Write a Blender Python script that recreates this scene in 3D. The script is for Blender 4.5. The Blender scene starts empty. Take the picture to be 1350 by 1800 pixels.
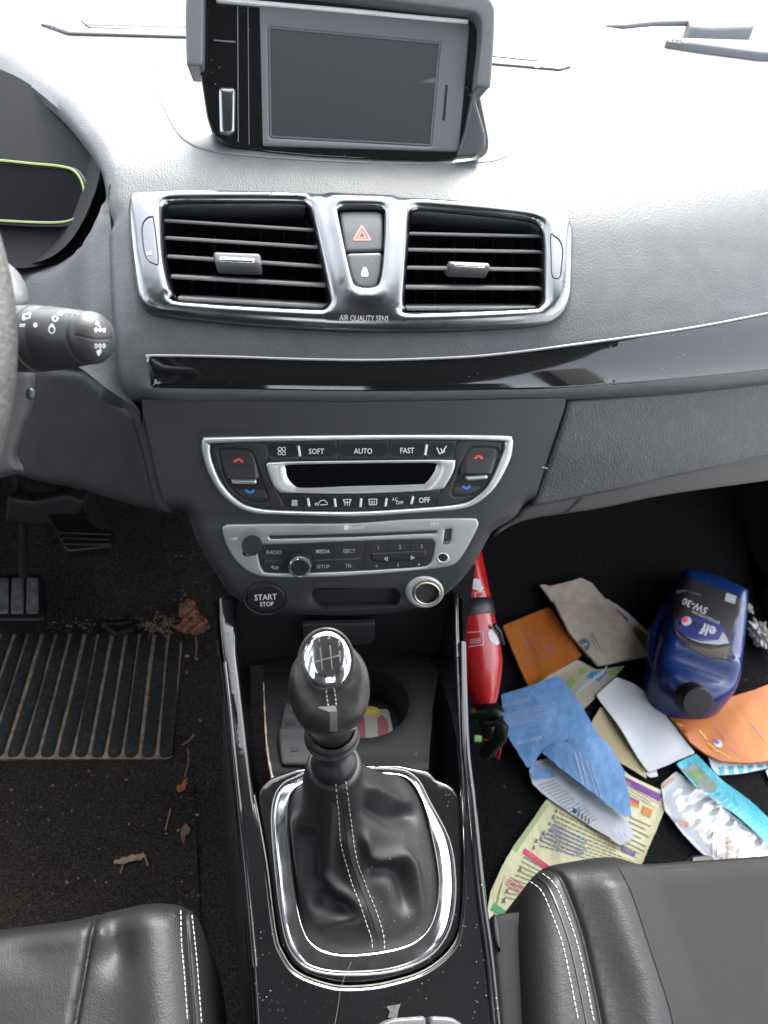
import bpy, bmesh, math, random
import numpy as np
from mathutils import Vector, Matrix
from mathutils.geometry import delaunay_2d_cdt
from mathutils.bvhtree import BVHTree
random.seed(7); rng = np.random.default_rng(7)
scn = bpy.context.scene
COL = scn.collection
# ------------------------------------------------------------------ camera
CAM = np.array([-.055, 0., .95]); YAW, PITCH, ROLL = [math.radians(a) for a in (11, 45, 6.5)]
FP = 1300.; PW, PH = 1350., 1800.
FW = np.array([math.sin(YAW)*math.cos(PITCH), math.cos(YAW)*math.cos(PITCH), -math.sin(PITCH)])
r0 = np.array([math.cos(YAW), -math.sin(YAW), 0.]); u0 = np.cross(r0, FW)
RT = r0*math.cos(ROLL)+u0*math.sin(ROLL); UP = -r0*math.sin(ROLL)+u0*math.cos(ROLL)
cd = bpy.data.cameras.new('camera'); cam = bpy.data.objects.new('camera', cd); COL.objects.link(cam)
cd.sensor_fit = 'VERTICAL'; cd.sensor_height = 36; cd.sensor_width = 27; cd.lens = 26
cd.clip_start = .02; cd.clip_end = 500
M = Matrix.Identity(4)
for i in range(3):
    M[i][0] = RT[i]; M[i][1] = UP[i]; M[i][2] = -FW[i]; M[i][3] = CAM[i]
cam.matrix_world = M
cd.dof.use_dof = True; cd.dof.focus_distance = .58; cd.dof.aperture_fstop = 9
scn.camera = cam
# ------------------------------------------------------------------ daylight
w = bpy.data.worlds.new('World'); scn.world = w; w.use_nodes = True
nt = w.node_tree; bg = nt.nodes['Background']
sky = nt.nodes.new('ShaderNodeTexSky'); sky.sky_type = 'NISHITA'; sky.sun_disc = False
sky.sun_elevation = math.radians(50); sky.sun_rotation = math.radians(20); sky.dust_density = 3
hs = nt.nodes.new('ShaderNodeHueSaturation'); hs.inputs['Saturation'].default_value = .3
nt.links.new(sky.outputs[0], hs.inputs['Color']); nt.links.new(hs.outputs[0], bg.inputs['Color'])
bg.inputs['Strength'].default_value = .15
sd = bpy.data.lights.new('sun', 'SUN'); sd.energy = 1.2; sd.angle = math.radians(30); sd.color = (1, .97, .93)
sun = bpy.data.objects.new('sun', sd); COL.objects.link(sun)
el, az = math.radians(50), math.radians(20)
sdir = Vector((math.sin(az)*math.cos(el), math.cos(az)*math.cos(el), math.sin(el)))
sun.rotation_euler = sdir.to_track_quat('Z', 'Y').to_euler(); sun.location = sdir*20
vs = scn.view_settings; vs.view_transform = 'Standard'; vs.look = 'None'; vs.gamma = 1; vs.use_curve_mapping = False
vs.exposure = 3.0
scn.cycles.max_bounces = 8; scn.cycles.diffuse_bounces = 4; scn.cycles.sample_clamp_indirect = 8
scn.cycles.use_denoising = True

# ------------------------------------------------------------------ surfaces seen by rays
def rays(P):
    P = np.asarray(P, float)
    return FW[None]+RT[None]*((P[:, 0]-PW/2)/FP)[:, None]-UP[None]*((P[:, 1]-PH/2)/FP)[:, None]
def S_z(z):
    return lambda P: (lambda k: CAM+k*((z-CAM[2])/k[:, 2])[:, None])(rays(P))
def S_y(y):
    return lambda P: (lambda k: CAM+k*((y-CAM[1])/k[:, 1])[:, None])(rays(P))
def S_pl(P0, N):
    P0 = np.array(P0, float); N = np.array(N, float)
    return lambda P: (lambda k: CAM+k*(((P0-CAM)@N)/(k@N))[:, None])(rays(P))
def S_3(a, b, c):     # plane through three points given as (px, py, depth)
    A, B, Cc = [CAM+rays([(p[0], p[1])])[0]*p[2] for p in (a, b, c)]
    return S_pl(A, np.cross(B-A, Cc-A))
def S_prof(tab, bow, lo=.2, hi=1.9):
    V = np.array([t[0] for t in tab]); Z = np.array([t[1] for t in tab])
    vv = np.linspace(V[0], V[-1], 900); zz = np.interp(vv, V, Z)
    k = np.ones(25)/25; zp = np.concatenate([zz[0]-(zz[1]-zz[0])*np.arange(12, 0, -1), zz, zz[-1]+(zz[-1]-zz[-2])*np.arange(1, 13)])
    zz = np.convolve(zp, k, 'valid')
    s0 = (zz[1]-zz[0])/(vv[1]-vv[0]); s1 = (zz[-1]-zz[-2])/(vv[-1]-vv[-2])
    def Zf(v):
        z = np.interp(v, vv, zz); z = np.where(v < vv[0], zz[0]+s0*(v-vv[0]), z); return np.where(v > vv[-1], zz[-1]+s1*(v-vv[-1]), z)
    def f(P):
        k_ = rays(P); T = np.linspace(lo, hi, 420)
        X = CAM[None, None]+k_[:, None]*T[None, :, None]
        F = X[..., 2]-Zf(X[..., 1]-bow(X[..., 0]))
        neg = F < 0; i = np.argmax(neg, axis=1); i = np.where(neg.any(axis=1), i, len(T)-1); i = np.maximum(i, 1)
        r = np.arange(len(i)); a = F[r, i-1]; b = F[r, i]; t = T[i-1]+(T[i]-T[i-1])*np.clip(a/(a-b+1e-12), 0, 1)
        return CAM+k_*t[:, None]
    return f
def proj(X):
    d = np.asarray(X, float)-CAM; z = d@FW
    return np.stack([PW/2+FP*(d@RT)/z, PH/2-FP*(d@UP)/z], -1)
bowd = lambda x: .22*x*x
S_dash = S_prof([(.452, .572), (.459, .588), (.462, .596), (.470, .606), (.485, .628), (.50, .644), (.53, .668), (.57, .695), (.61, .714), (.65, .723), (.72, .729), (.80, .730), (.95, .745), (1.1, .752), (1.4, .76)], bowd)
S_fas = S_prof([(.36, .345), (.378, .385), (.39, .414), (.405, .460), (.427, .508), (.430, .514), (.455, .572), (.466, .60), (.48, .64)], lambda x: .35*x*x)
def S_off(S, o):
    return lambda P: S(P)+nrm(S, P)*o
def nrm(S, P):
    P = np.asarray(P, float); e = .6
    a = S(P+[e, 0])-S(P-[e, 0]); b = S(P+[0, e])-S(P-[0, e])
    n = np.cross(b, a); n /= (np.linalg.norm(n, axis=1)[:, None]+1e-12)
    v = CAM-S(P); s = np.sign((n*v).sum(1)); s[s == 0] = 1
    return n*s[:, None]
def S_mesh(objs, back=None):
    bm = bmesh.new()
    for o in objs: bm.from_mesh(o.data)
    bv = BVHTree.FromBMesh(bm); bm.free()
    c = Vector(CAM)
    def f(P):
        out = []
        for k in rays(P):
            h = bv.ray_cast(c, Vector(k).normalized())[0]
            out.append(np.array(h) if h is not None else (CAM+k*.5 if back is None else back([proj(CAM+k)])[0]))
        return np.array(out)
    return f

# ------------------------------------------------------------------ 2-D outline tools (photo measurements)
def cr(pts, n=6, closed=True):            # smooth closed curve through points
    p = np.array(pts, float); N = len(p); out = []
    for i in range(N if closed else N-1):
        if closed: a, b, c, d = p[i-1], p[i], p[(i+1) % N], p[(i+2) % N]
        else: a, b, c, d = p[max(i-1, 0)], p[i], p[i+1], p[min(i+2, N-1)]
        for k in range(n):
            t = k/n
            out.append(.5*((2*b)+(c-a)*t+(2*a-5*b+4*c-d)*t*t+(3*b-a-3*c+d)*t**3))
    if not closed: out.append(p[-1])
    return np.array(out)
def rc(pts, r, n=5):                      # polygon with rounded corners
    p = np.array(pts, float); N = len(p); out = []
    for i in range(N):
        a, b, c = p[i-1], p[i], p[(i+1) % N]
        u = a-b; v = c-b; lu = np.linalg.norm(u); lv = np.linalg.norm(v); rr = min(r, lu*.45, lv*.45)
        s = b+u/lu*rr; e = b+v/lv*rr
        for k in range(n+1):
            t = k/n; out.append((1-t)**2*s+2*t*(1-t)*b+t*t*e)
    return np.array(out)
def ell(cx, cy, rx, ry, n=36, rot=0):
    t = np.linspace(0, 2*math.pi, n, endpoint=False); c, s = math.cos(rot), math.sin(rot)
    x = rx*np.cos(t); y = ry*np.sin(t); return np.stack([cx+x*c-y*s, cy+x*s+y*c], -1)
def decal(name, outer, S, m, parent, off=.0006): return slab(name, outer, S, m, parent, base=off, step=3.5, bstep=3)
def resamp(p, step, closed=True):
    p = np.asarray(p, float); out = []
    N = len(p)
    for i in range(N if closed else N-1):
        a, b = p[i], p[(i+1) % N]; L = np.linalg.norm(b-a); k = max(1, int(math.ceil(L/step)))
        if L < 1e-6: continue
        for j in range(k): out.append(a+(b-a)*j/k)
    if not closed: out.append(p[-1])
    return np.array(out)
def inside(P, poly):
    x, y = P[:, 0], P[:, 1]; r = np.zeros(len(P), bool); n = len(poly); j = n-1
    for i in range(n):
        xi, yi = poly[i]; xj, yj = poly[j]
        if yi != yj:
            r ^= ((yi > y) != (yj > y)) & (x < (xj-xi)*(y-yi)/(yj-yi)+xi)
        j = i
    return r
def distp(P, poly, closed=True):
    D = np.full(len(P), 1e9); n = len(poly)
    for i in range(n if closed else n-1):
        a = poly[i]; b = poly[(i+1) % n]; ab = b-a; L = ab@ab+1e-12
        t = np.clip(((P-a)@ab)/L, 0, 1); q = a+t[:, None]*ab
        D = np.minimum(D, np.hypot(P[:, 0]-q[:, 0], P[:, 1]-q[:, 1]))
    return D
# ------------------------------------------------------------------ object helpers
def fin(me, ang=35):
    me.polygons.foreach_set('use_smooth', [True]*len(me.polygons)); me.update()
    me.set_sharp_from_angle(angle=math.radians(ang))
def link(name, me, m=None, parent=None, label=None):
    o = bpy.data.objects.new(name, me); COL.objects.link(o)
    if m is not None: me.materials.append(m)
    if parent is not None:
        o.parent = parent; o.matrix_parent_inverse = Matrix.Translation(root_loc(parent)).inverted()
    if label: o['label'] = label
    return o
def root_loc(o):
    v = Vector(o.location); return v
def thing(name, label, cat, loc=(0, 0, 0), group=None):
    o = bpy.data.objects.new(name, None); COL.objects.link(o); o.location = loc; o.empty_display_size = .02
    o['label'] = label; o['category'] = cat
    if group: o['group'] = group
    return o
def tag(o, label, cat, group=None, kind=None):
    if label: o['label'] = label
    if cat: o['category'] = cat
    if group: o['group'] = group
    if kind: o['kind'] = kind
    return o
def slab(name, outer, S, m, parent=None, holes=(), h=0., w=10., skirt=0., base=0., step=14., bstep=None, hf=None, hole_h=None, prof='round', ang=35, label=None, skirt_dir=None, extra=None):
    bs = bstep or min(step, 9.)
    O = resamp(outer, bs); H = [resamp(q, bs) for q in holes]
    loops = [O]+H
    pts = []; edges = []
    for L in loops:
        b = len(pts); pts += [tuple(v) for v in L]; edges += [(b+i, b+(i+1) % len(L)) for i in range(len(L))]
    nb = len(pts); seeds = []
    if h or hole_h:
        fr = (.06, .2, .4, .65, 1.)
        for L in loops:
            nx = np.roll(L, -1, 0)-np.roll(L, 1, 0); nn = np.stack([-nx[:, 1], nx[:, 0]], -1); nn /= (np.linalg.norm(nn, axis=1)[:, None]+1e-9)
            for f in fr:
                for s in (1, -1): seeds.append((L+nn*s*w*f, w*f*.93))
    mn = O.min(0); mx = O.max(0)
    gx, gy = np.meshgrid(np.arange(mn[0]+step*.37, mx[0], step), np.arange(mn[1]+step*.41, mx[1], step))
    seeds.append((np.stack([gx.ravel(), gy.ravel()], -1), max(step*.35, w*1.05 if h else 0)))
    if extra is not None: seeds.append((extra, bs*.5))
    for Q, dm in seeds:
        if not len(Q): continue
        k = inside(Q, O)
        for q in H: k &= ~inside(Q, q)
        Q = Q[k]
        if not len(Q): continue
        D = distp(Q, O)
        for q in H: D = np.minimum(D, distp(Q, q))
        pts += [tuple(v) for v in Q[D > dm]]
    V, E_, F, *_ = delaunay_2d_cdt([Vector(p) for p in pts], edges, [], 0, 1e-4)
    V = np.array([tuple(v) for v in V]); T = np.array([list(f) for f in F])
    C = V[T].mean(1); k = inside(C, O)
    for q in H: k &= ~inside(C, q)
    T = T[k]
    D = distp(V, O); X = S(V); N = nrm(S, V)
    off = np.full(len(V), float(base))
    def pr(d):
        t = np.clip(d/w, 0, 1)
        return np.sqrt(np.maximum(0, 1-(1-t)**2)) if prof == 'round' else (t*t*(3-2*t) if prof == 'smooth' else t)
    if h: 
        DD = D
        if hole_h is None:
            for q in H: DD = np.minimum(DD, distp(V, q))
        off += h*pr(DD)
    if hole_h:
        for q in H: off += hole_h*(1-pr(distp(V, q)))
    if hf is not None: off += hf(V, D)
    X = X+N*off[:, None]
    bm = bmesh.new(); bv = [bm.verts.new(x) for x in X]
    for t in T:
        a, b, c = V[t]; ar = (b[0]-a[0])*(c[1]-a[1])-(b[1]-a[1])*(c[0]-a[0])
        if abs(ar) < 1e-6: continue
        tt = t if ar < 0 else t[::-1]
        try: bm.faces.new([bv[i] for i in tt])
        except ValueError: pass
    for i, v in enumerate(bv):
        if not v.link_faces: bm.verts.remove(v)
    if skirt:
        bm.verts.index_update(); 
        be = [e for e in bm.edges if len(e.link_faces) == 1]
        nm = {}
        for e in be:
            for v in e.verts:
                if v not in nm: nm[v] = None
        co = np.array([v.co[:] for v in nm]); pp = proj(co)
        nn = nrm(S, pp) if skirt_dir is None else np.repeat(-np.array(skirt_dir, float)[None], len(co), 0)
        for v, n in zip(list(nm), nn): nm[v] = bm.verts.new(v.co-Vector(n)*skirt)
        for e in be:
            l = e.link_loops[0]; a, b = l.vert, l.link_loop_next.vert
            bm.faces.new([b, a, nm[a], nm[b]])
    me = bpy.data.meshes.new(name); bm.to_mesh(me); bm.free(); fin(me, ang)
    return link(name, me, m, parent, label)
def tube(name, pts, r, m, parent=None, n=8, closed=False, sq=1., label=None, cap=True):
    P = [Vector(p) for p in pts]; N = len(P); R = r if hasattr(r, '__len__') else [r]*N
    bm = bmesh.new(); rings = []; up = None
    for i, p in enumerate(P):
        if closed: d = P[(i+1) % N]-P[i-1]
        else: d = P[min(i+1, N-1)]-P[max(i-1, 0)]
        d.normalize()
        if up is None:
            up = Vector((0, 0, 1)) if abs(d.z) < .9 else Vector((1, 0, 0))
        a = d.cross(up); a.normalize(); up = a.cross(d); up.normalize()
        rings.append([bm.verts.new(p+(a*math.cos(t)+up*sq*math.sin(t))*R[i]) for t in [2*math.pi*k/n for k in range(n)]])
    for i in range(N if closed else N-1):
        A, B = rings[i], rings[(i+1) % N]
        for k in range(n): bm.faces.new([A[k], A[(k+1) % n], B[(k+1) % n], B[k]])
    if cap and not closed:
        bm.faces.new(rings[0][::-1]); bm.faces.new(rings[-1])
    bmesh.ops.recalc_face_normals(bm, faces=bm.faces)
    me = bpy.data.meshes.new(name); bm.to_mesh(me); bm.free(); fin(me, 50)
    return link(name, me, m, parent, label)
def lathe(name, p0, axis, prof, m, parent=None, n=40, sx=1., xdir=None, label=None, ang=40):
    p0 = Vector(p0); ax = Vector(axis).normalized()
    a = Vector(xdir) if xdir is not None else (Vector((1, 0, 0)) if abs(ax.x) < .9 else Vector((0, 1, 0)))
    a = (a-ax*a.dot(ax)).normalized(); b = ax.cross(a)
    bm = bmesh.new(); rings = []
    for (r, z) in prof:
        if r < 1e-6: rings.append([bm.verts.new(p0+ax*z)])
        else: rings.append([bm.verts.new(p0+ax*z+(a*math.cos(t)*sx+b*math.sin(t))*r) for t in [2*math.pi*k/n for k in range(n)]])
    for A, B in zip(rings[:-1], rings[1:]):
        for k in range(n):
            k2 = (k+1) % n
            if len(A) == 1 and len(B) == 1: continue
            if len(A) == 1: bm.faces.new([A[0], B[k2], B[k]])
            elif len(B) == 1: bm.faces.new([A[k], A[k2], B[0]])
            else: bm.faces.new([A[k], A[k2], B[k2], B[k]])
    bmesh.ops.recalc_face_normals(bm, faces=bm.faces)
    me = bpy.data.meshes.new(name); bm.to_mesh(me); bm.free(); fin(me, ang)
    return link(name, me, m, parent, label)
def box(name, lo, hi, m, parent=None, bev=0.):
    bm = bmesh.new(); bmesh.ops.create_cube(bm, size=1)
    for v in bm.verts: v.co = Vector([(lo[i]+hi[i])/2+v.co[i]*(hi[i]-lo[i]) for i in range(3)])
    if bev: bmesh.ops.bevel(bm, geom=bm.edges[:], offset=bev, segments=3, affect='EDGES', profile=.6)
    me = bpy.data.meshes.new(name); bm.to_mesh(me); bm.free(); fin(me)
    return link(name, me, m, parent)
def quads(name, polys, m, parent=None, label=None):        # many small flat 3-D polygons in one mesh
    bm = bmesh.new()
    for q in polys:
        try: bm.faces.new([bm.verts.new(Vector(v)) for v in q])
        except ValueError: pass
    me = bpy.data.meshes.new(name); bm.to_mesh(me); bm.free(); me.update()
    return link(name, me, m, parent, label)
def pxpolys(name, polys, S, m, parent=None, off=.0004, label=None):
    out = []; sp = []
    for q in polys:
        q = np.array(q, float)
        if len(q) == 4:                       # long strips follow curved surfaces in short pieces
            L1 = max(np.linalg.norm(q[1]-q[0]), np.linalg.norm(q[2]-q[3])); L2 = max(np.linalg.norm(q[3]-q[0]), np.linalg.norm(q[2]-q[1]))
            n1, n2 = max(1, int(math.ceil(L1/7))), max(1, int(math.ceil(L2/7)))
            B = lambda u, v: (1-u)*(1-v)*q[0]+u*(1-v)*q[1]+u*v*q[2]+(1-u)*v*q[3]
            for i in range(n1):
                for j in range(n2): sp.append([B(i/n1, j/n2), B((i+1)/n1, j/n2), B((i+1)/n1, (j+1)/n2), B(i/n1, (j+1)/n2)])
        else: sp.append(q)
    for q in sp:
        q = np.array(q, float); X = S(q)+nrm(S, q)*off; out.append([tuple(v) for v in X])
    return quads(name, out, m, parent, label)
_tc = {}
def text2d(s, bold=0.):
    key = (s, bold)
    if key in _tc: return _tc[key]
    cu = bpy.data.curves.new('lettering', 'FONT'); cu.body = s; cu.size = 1; cu.align_x = 'CENTER'; cu.align_y = 'CENTER'; cu.offset = bold; cu.resolution_u = 2
    o = bpy.data.objects.new('lettering', cu); COL.objects.link(o)
    dg = bpy.context.evaluated_depsgraph_get(); me = o.evaluated_get(dg).to_mesh()
    V = np.array([v.co[:2] for v in me.vertices]).reshape(-1, 2); F = [list(p.vertices) for p in me.polygons]
    bpy.data.objects.remove(o); bpy.data.curves.remove(cu)
    _tc[key] = (V, F); return V, F
def text(name, items, S, m, parent=None, off=.0005, label=None):
    # items: (string, px, py, cap height px, rotation deg, width factor, bold)
    bm = bmesh.new()
    for it in items:
        s, px, py, hh = it[:4]; rot = math.radians(it[4]) if len(it) > 4 else 0; wf = it[5] if len(it) > 5 else 1; bo = it[6] if len(it) > 6 else 0
        V, F = text2d(s, bo)
        if not len(V): continue
        k = hh/.70; x = V[:, 0]*k*wf; y = -V[:, 1]*k
        P = np.stack([px+x*math.cos(rot)-y*math.sin(rot), py+x*math.sin(rot)+y*math.cos(rot)], -1)
        X = S(P)+nrm(S, P)*off; bv = [bm.verts.new(v) for v in X]
        for f in F:
            try: bm.faces.new([bv[i] for i in f])
            except ValueError: pass
    me = bpy.data.meshes.new(name); bm.to_mesh(me); bm.free(); me.update()
    return link(name, me, m, parent, label)
def line(a, b, wd):
    a = np.array(a, float); b = np.array(b, float); d = b-a; n = np.array([-d[1], d[0]])/(np.linalg.norm(d)+1e-9)*wd/2
    return [a+n, b+n, b-n, a-n]
def pline(pts, wd):
    return [line(pts[i], pts[i+1], wd) for i in range(len(pts)-1)]
def ringpoly(cx, cy, rx, ry, wd, n=18, a0=0, a1=2*math.pi):
    out = []
    for i in range(n):
        t0 = a0+(a1-a0)*i/n; t1 = a0+(a1-a0)*(i+1)/n
        out.append([(cx+rx*math.cos(t0), cy+ry*math.sin(t0)), (cx+rx*math.cos(t1), cy+ry*math.sin(t1)), (cx+(rx-wd)*math.cos(t1), cy+(ry-wd)*math.sin(t1)), (cx+(rx-wd)*math.cos(t0), cy+(ry-wd)*math.sin(t0))])
    return out
# ------------------------------------------------------------------ materials
def mat(name, c, rough=.5, metal=0., bump=None, var=None, coat=0., spec=.5, specks=None, sheen=0., trans=0., emit=None, rvar=None):
    m = bpy.data.materials.new(name); m.use_nodes = True; t = m.node_tree; b = t.nodes['Principled BSDF']
    b.inputs['Base Color'].default_value = (*c, 1); b.inputs['Roughness'].default_value = rough; b.inputs['Metallic'].default_value = metal
    b.inputs['Specular IOR Level'].default_value = spec; b.inputs['Coat Weight'].default_value = coat; b.inputs['Coat Roughness'].default_value = .04
    if sheen: b.inputs['Sheen Weight'].default_value = sheen
    if trans: b.inputs['Transmission Weight'].default_value = trans
    tc = t.nodes.new('ShaderNodeTexCoord'); src = None
    def noise(scale, detail=3, vec=None, st=None):
        n = t.nodes.new('ShaderNodeTexNoise'); n.inputs['Scale'].default_value = scale; n.inputs['Detail'].default_value = detail
        if st:
            mp = t.nodes.new('ShaderNodeMapping'); mp.inputs['Scale'].default_value = st; t.links.new(tc.outputs['Object'], mp.inputs[0]); t.links.new(mp.outputs[0], n.inputs['Vector'])
        else: t.links.new(tc.outputs['Object'], n.inputs['Vector'])
        return n
    if var:   # (colour2, scale, lo, hi[, stretch])
        n = noise(var[1], 4, st=var[4] if len(var) > 4 else None); r = t.nodes.new('ShaderNodeMapRange'); r.inputs['From Min'].default_value = var[2]; r.inputs['From Max'].default_value = var[3]
        t.links.new(n.outputs['Fac'], r.inputs['Value']); mx = t.nodes.new('ShaderNodeMix'); mx.data_type = 'RGBA'
        mx.inputs[6].default_value = (*c, 1); mx.inputs[7].default_value = (*var[0], 1); t.links.new(r.outputs[0], mx.inputs[0]); src = mx.outputs[2]
    if specks:  # (colour, scale, size, density)
        v = t.nodes.new('ShaderNodeTexVoronoi'); v.inputs['Scale'].default_value = specks[1]; t.links.new(tc.outputs['Object'], v.inputs['Vector'])
        a = t.nodes.new('ShaderNodeMath'); a.operation = 'LESS_THAN'; a.inputs[1].default_value = specks[2]; t.links.new(v.outputs['Distance'], a.inputs[0])
        n = noise(specks[1]*.13, 2); g = t.nodes.new('ShaderNodeMath'); g.operation = 'GREATER_THAN'; g.inputs[1].default_value = specks[3]; t.links.new(n.outputs['Fac'], g.inputs[0])
        p = t.nodes.new('ShaderNodeMath'); p.operation = 'MULTIPLY'; t.links.new(a.outputs[0], p.inputs[0]); t.links.new(g.outputs[0], p.inputs[1])
        mx = t.nodes.new('ShaderNodeMix'); mx.data_type = 'RGBA'; mx.inputs[6].default_value = (*c, 1); mx.inputs[7].default_value = (*specks[0], 1)
        if src: t.links.new(src, mx.inputs[6])
        t.links.new(p.outputs[0], mx.inputs[0]); src = mx.outputs[2]
    if src: t.links.new(src, b.inputs['Base Color'])
    if rvar:  # (scale, lo, hi)
        n = noise(rvar[0], 4); r = t.nodes.new('ShaderNodeMapRange'); r.inputs['From Min'].default_value = .35; r.inputs['From Max'].default_value = .65
        r.inputs['To Min'].default_value = rvar[1]; r.inputs['To Max'].default_value = rvar[2]; t.links.new(n.outputs['Fac'], r.inputs['Value']); t.links.new(r.outputs[0], b.inputs['Roughness'])
    if bump:  # list of (kind, scale, strength, distance)
        prev = None
        for k in bump:
            if k[0] == 'vor':
                n = t.nodes.new('ShaderNodeTexVoronoi'); n.feature = 'SMOOTH_F1'; n.inputs['Scale'].default_value = k[1]
                if len(k) > 4:
                    mp = t.nodes.new('ShaderNodeMapping'); mp.inputs['Scale'].default_value = k[4]; t.links.new(tc.outputs['Object'], mp.inputs[0]); t.links.new(mp.outputs[0], n.inputs['Vector'])
                else: t.links.new(tc.outputs['Object'], n.inputs['Vector'])
                o = n.outputs['Distance']
            elif k[0] == 'wav':
                n = t.nodes.new('ShaderNodeTexWave'); n.inputs['Scale'].default_value = k[1]; t.links.new(tc.outputs['Object'], n.inputs['Vector']); o = n.outputs['Fac']
            else:
                n = noise(k[1], 3, st=k[4] if len(k) > 4 else None); o = n.outputs['Fac']
            bp = t.nodes.new('ShaderNodeBump'); bp.inputs['Strength'].default_value = k[2]; bp.inputs['Distance'].default_value = k[3]
            t.links.new(o, bp.inputs['Height'])
            if prev: t.links.new(prev.outputs[0], bp.inputs['Normal'])
            prev = bp
        t.links.new(prev.outputs[0], b.inputs['Normal'])
    if emit: b.inputs['Emission Color'].default_value = (*emit, 1); b.inputs['Emission Strength'].default_value = 1
    return m
grain = [('vor', 850, .32, .0007, (1, .55, 1)), ('n', 1600, .25, .0004)]
m_pad = mat('soft_grained_plastic', (.066, .068, .071), .46, bump=grain, var=((.080, .082, .085), 60, .4, .7))
m_sur = mat('smooth_grey_plastic', (.06, .063, .067), .4, bump=[('n', 1800, .12, .0003)])
m_hard = mat('hard_dark_plastic', (.026, .027, .028), .45, bump=[('n', 1500, .25, .0004)], var=((.040, .040, .042), 40, .4, .7))
m_fas = mat('matte_fascia_plastic', (.030, .031, .033), .5, bump=[('n', 2200, .15, .0003)])
m_lid = mat('grained_lid_plastic', (.042, .044, .046), .55, bump=[('vor', 500, .5, .0008), ('n', 1300, .3, .0005)], var=((.060, .060, .062), 90, .45, .75))
m_brn = mat('dusty_under_plastic', (.040, .036, .034), .6, bump=[('n', 900, .2, .0005)])
m_dark = mat('black_plastic', (.012, .012, .013), .4, bump=[('n', 1500, .1, .0003)])
m_mat = mat('dull_black_plastic', (.012, .012, .013), .65, spec=.15, bump=[('n', 1500, .1, .0003)])
m_void = mat('dark_recess', (.006, .006, .007), .7)
m_gloss = mat('gloss_black', (.006, .006, .007), .06, coat=.6, specks=((.25, .24, .22), 260, .10, .56), rvar=(25, .04, .10))
m_gloss2 = mat('gloss_black_dusty', (.006, .006, .007), .08, coat=.5, specks=((.22, .21, .19), 330, .11, .55), rvar=(30, .05, .16))
m_silver = mat('satin_silver', (.62, .62, .60), .34, .75, bump=[('n', 2500, .06, .0002)])
m_silver2 = mat('satin_grey_silver', (.40, .41, .40), .42, .55, bump=[('n', 2500, .08, .0002)])
m_chrome = mat('chrome', (.82, .83, .84), .06, 1., rvar=(60, .04, .14))
m_chromed = mat('chrome_dusty', (.80, .81, .82), .10, 1., specks=((.5, .48, .42), 420, .14, .5), rvar=(60, .06, .2))
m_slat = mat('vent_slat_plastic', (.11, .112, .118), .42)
m_white = mat('white_print_and_highlight', (.75, .76, .76), .5)
m_gprint = mat('grey_print', (.42, .43, .43), .5)
m_dimprint = mat('dim_print', (.16, .16, .165), .5)
m_red = mat('red_print', (.75, .07, .06), .5)
m_blue = mat('blue_print', (.02, .22, .62), .5)
m_pill = mat('light_marker', (.80, .80, .76), .4)
m_screen = mat('screen_glass', (.034, .038, .040), .33, spec=.7)
m_lcd = mat('smoked_glass', (.004, .004, .005), .12, spec=.04)
m_leather = mat('black_leather', (.0105, .0105, .011), .50, spec=.33, bump=[('vor', 900, .25, .0005), ('n', 90, .15, .002)])
m_leather2 = mat('soft_boot_leather', (.014, .014, .0145), .55, spec=.35, bump=[('vor', 1100, .12, .0004)], specks=((.3, .28, .24), 260, .07, .56))
m_fabric = mat('seat_fabric', (.0145, .014, .0145), .85, bump=[('n', 1800, .4, .0005)], spec=.3)
m_thread = mat('light_thread', (.45, .44, .41), .8)
m_thread2 = mat('tan_thread', (.36, .32, .26), .7)
m_carpet = mat('carpet', (.030, .0265, .0245), .95, spec=.1, bump=[('n', 420, 1., .004), ('n', 1200, .9, .002), ('n', 120, .5, .006)], var=((.095, .080, .070), 420, .42, .68), specks=((.25, .17, .11), 160, .05, .55))
m_carpetk = mat('black_carpet', (.010, .010, .0105), .95, spec=.1, bump=[('n', 420, 1., .004), ('n', 1300, .8, .002)], var=((.022, .022, .023), 420, .45, .7), specks=((.22, .18, .14), 110, .04, .58))
m_rubber = mat('ribbed_rubber', (.012, .0118, .0115), .7, bump=[('n', 900, .5, .001)], var=((.060, .050, .042), 180, .5, .75))
m_dirt = mat('tan_dirt', (.42, .33, .25), .95, var=((.24, .185, .14), 120, .4, .6), bump=[('n', 900, .6, .001)])
m_leafm = mat('dry_leaf', (.34, .165, .085), .8, var=((.20, .09, .05), 160, .4, .6), bump=[('n', 500, .6, .001)])
m_leafo = mat('orange_leaf', (.50, .17, .05), .8, var=((.30, .11, .05), 200, .4, .6))
m_twig = mat('dry_straw', (.38, .27, .17), .85)
m_crumb = mat('crumb', (.26, .17, .11), .9, var=((.42, .33, .24), 300, .4, .6))
m_wheel = mat('worn_wheel_leather', (.032, .031, .030), .6, bump=[('vor', 500, .5, .001)], var=((.045, .044, .042), 120, .4, .6))
m_knobl = mat('worn_knob_leather', (.020, .019, .0185), .38, bump=[('vor', 900, .2, .0005)], var=((.075, .07, .066), 55, .5, .72))
m_metalp = mat('worn_pedal_rubber', (.11, .113, .125), .5, bump=[('n', 700, .4, .001)], var=((.22, .22, .23), 60, .4, .7))

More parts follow.
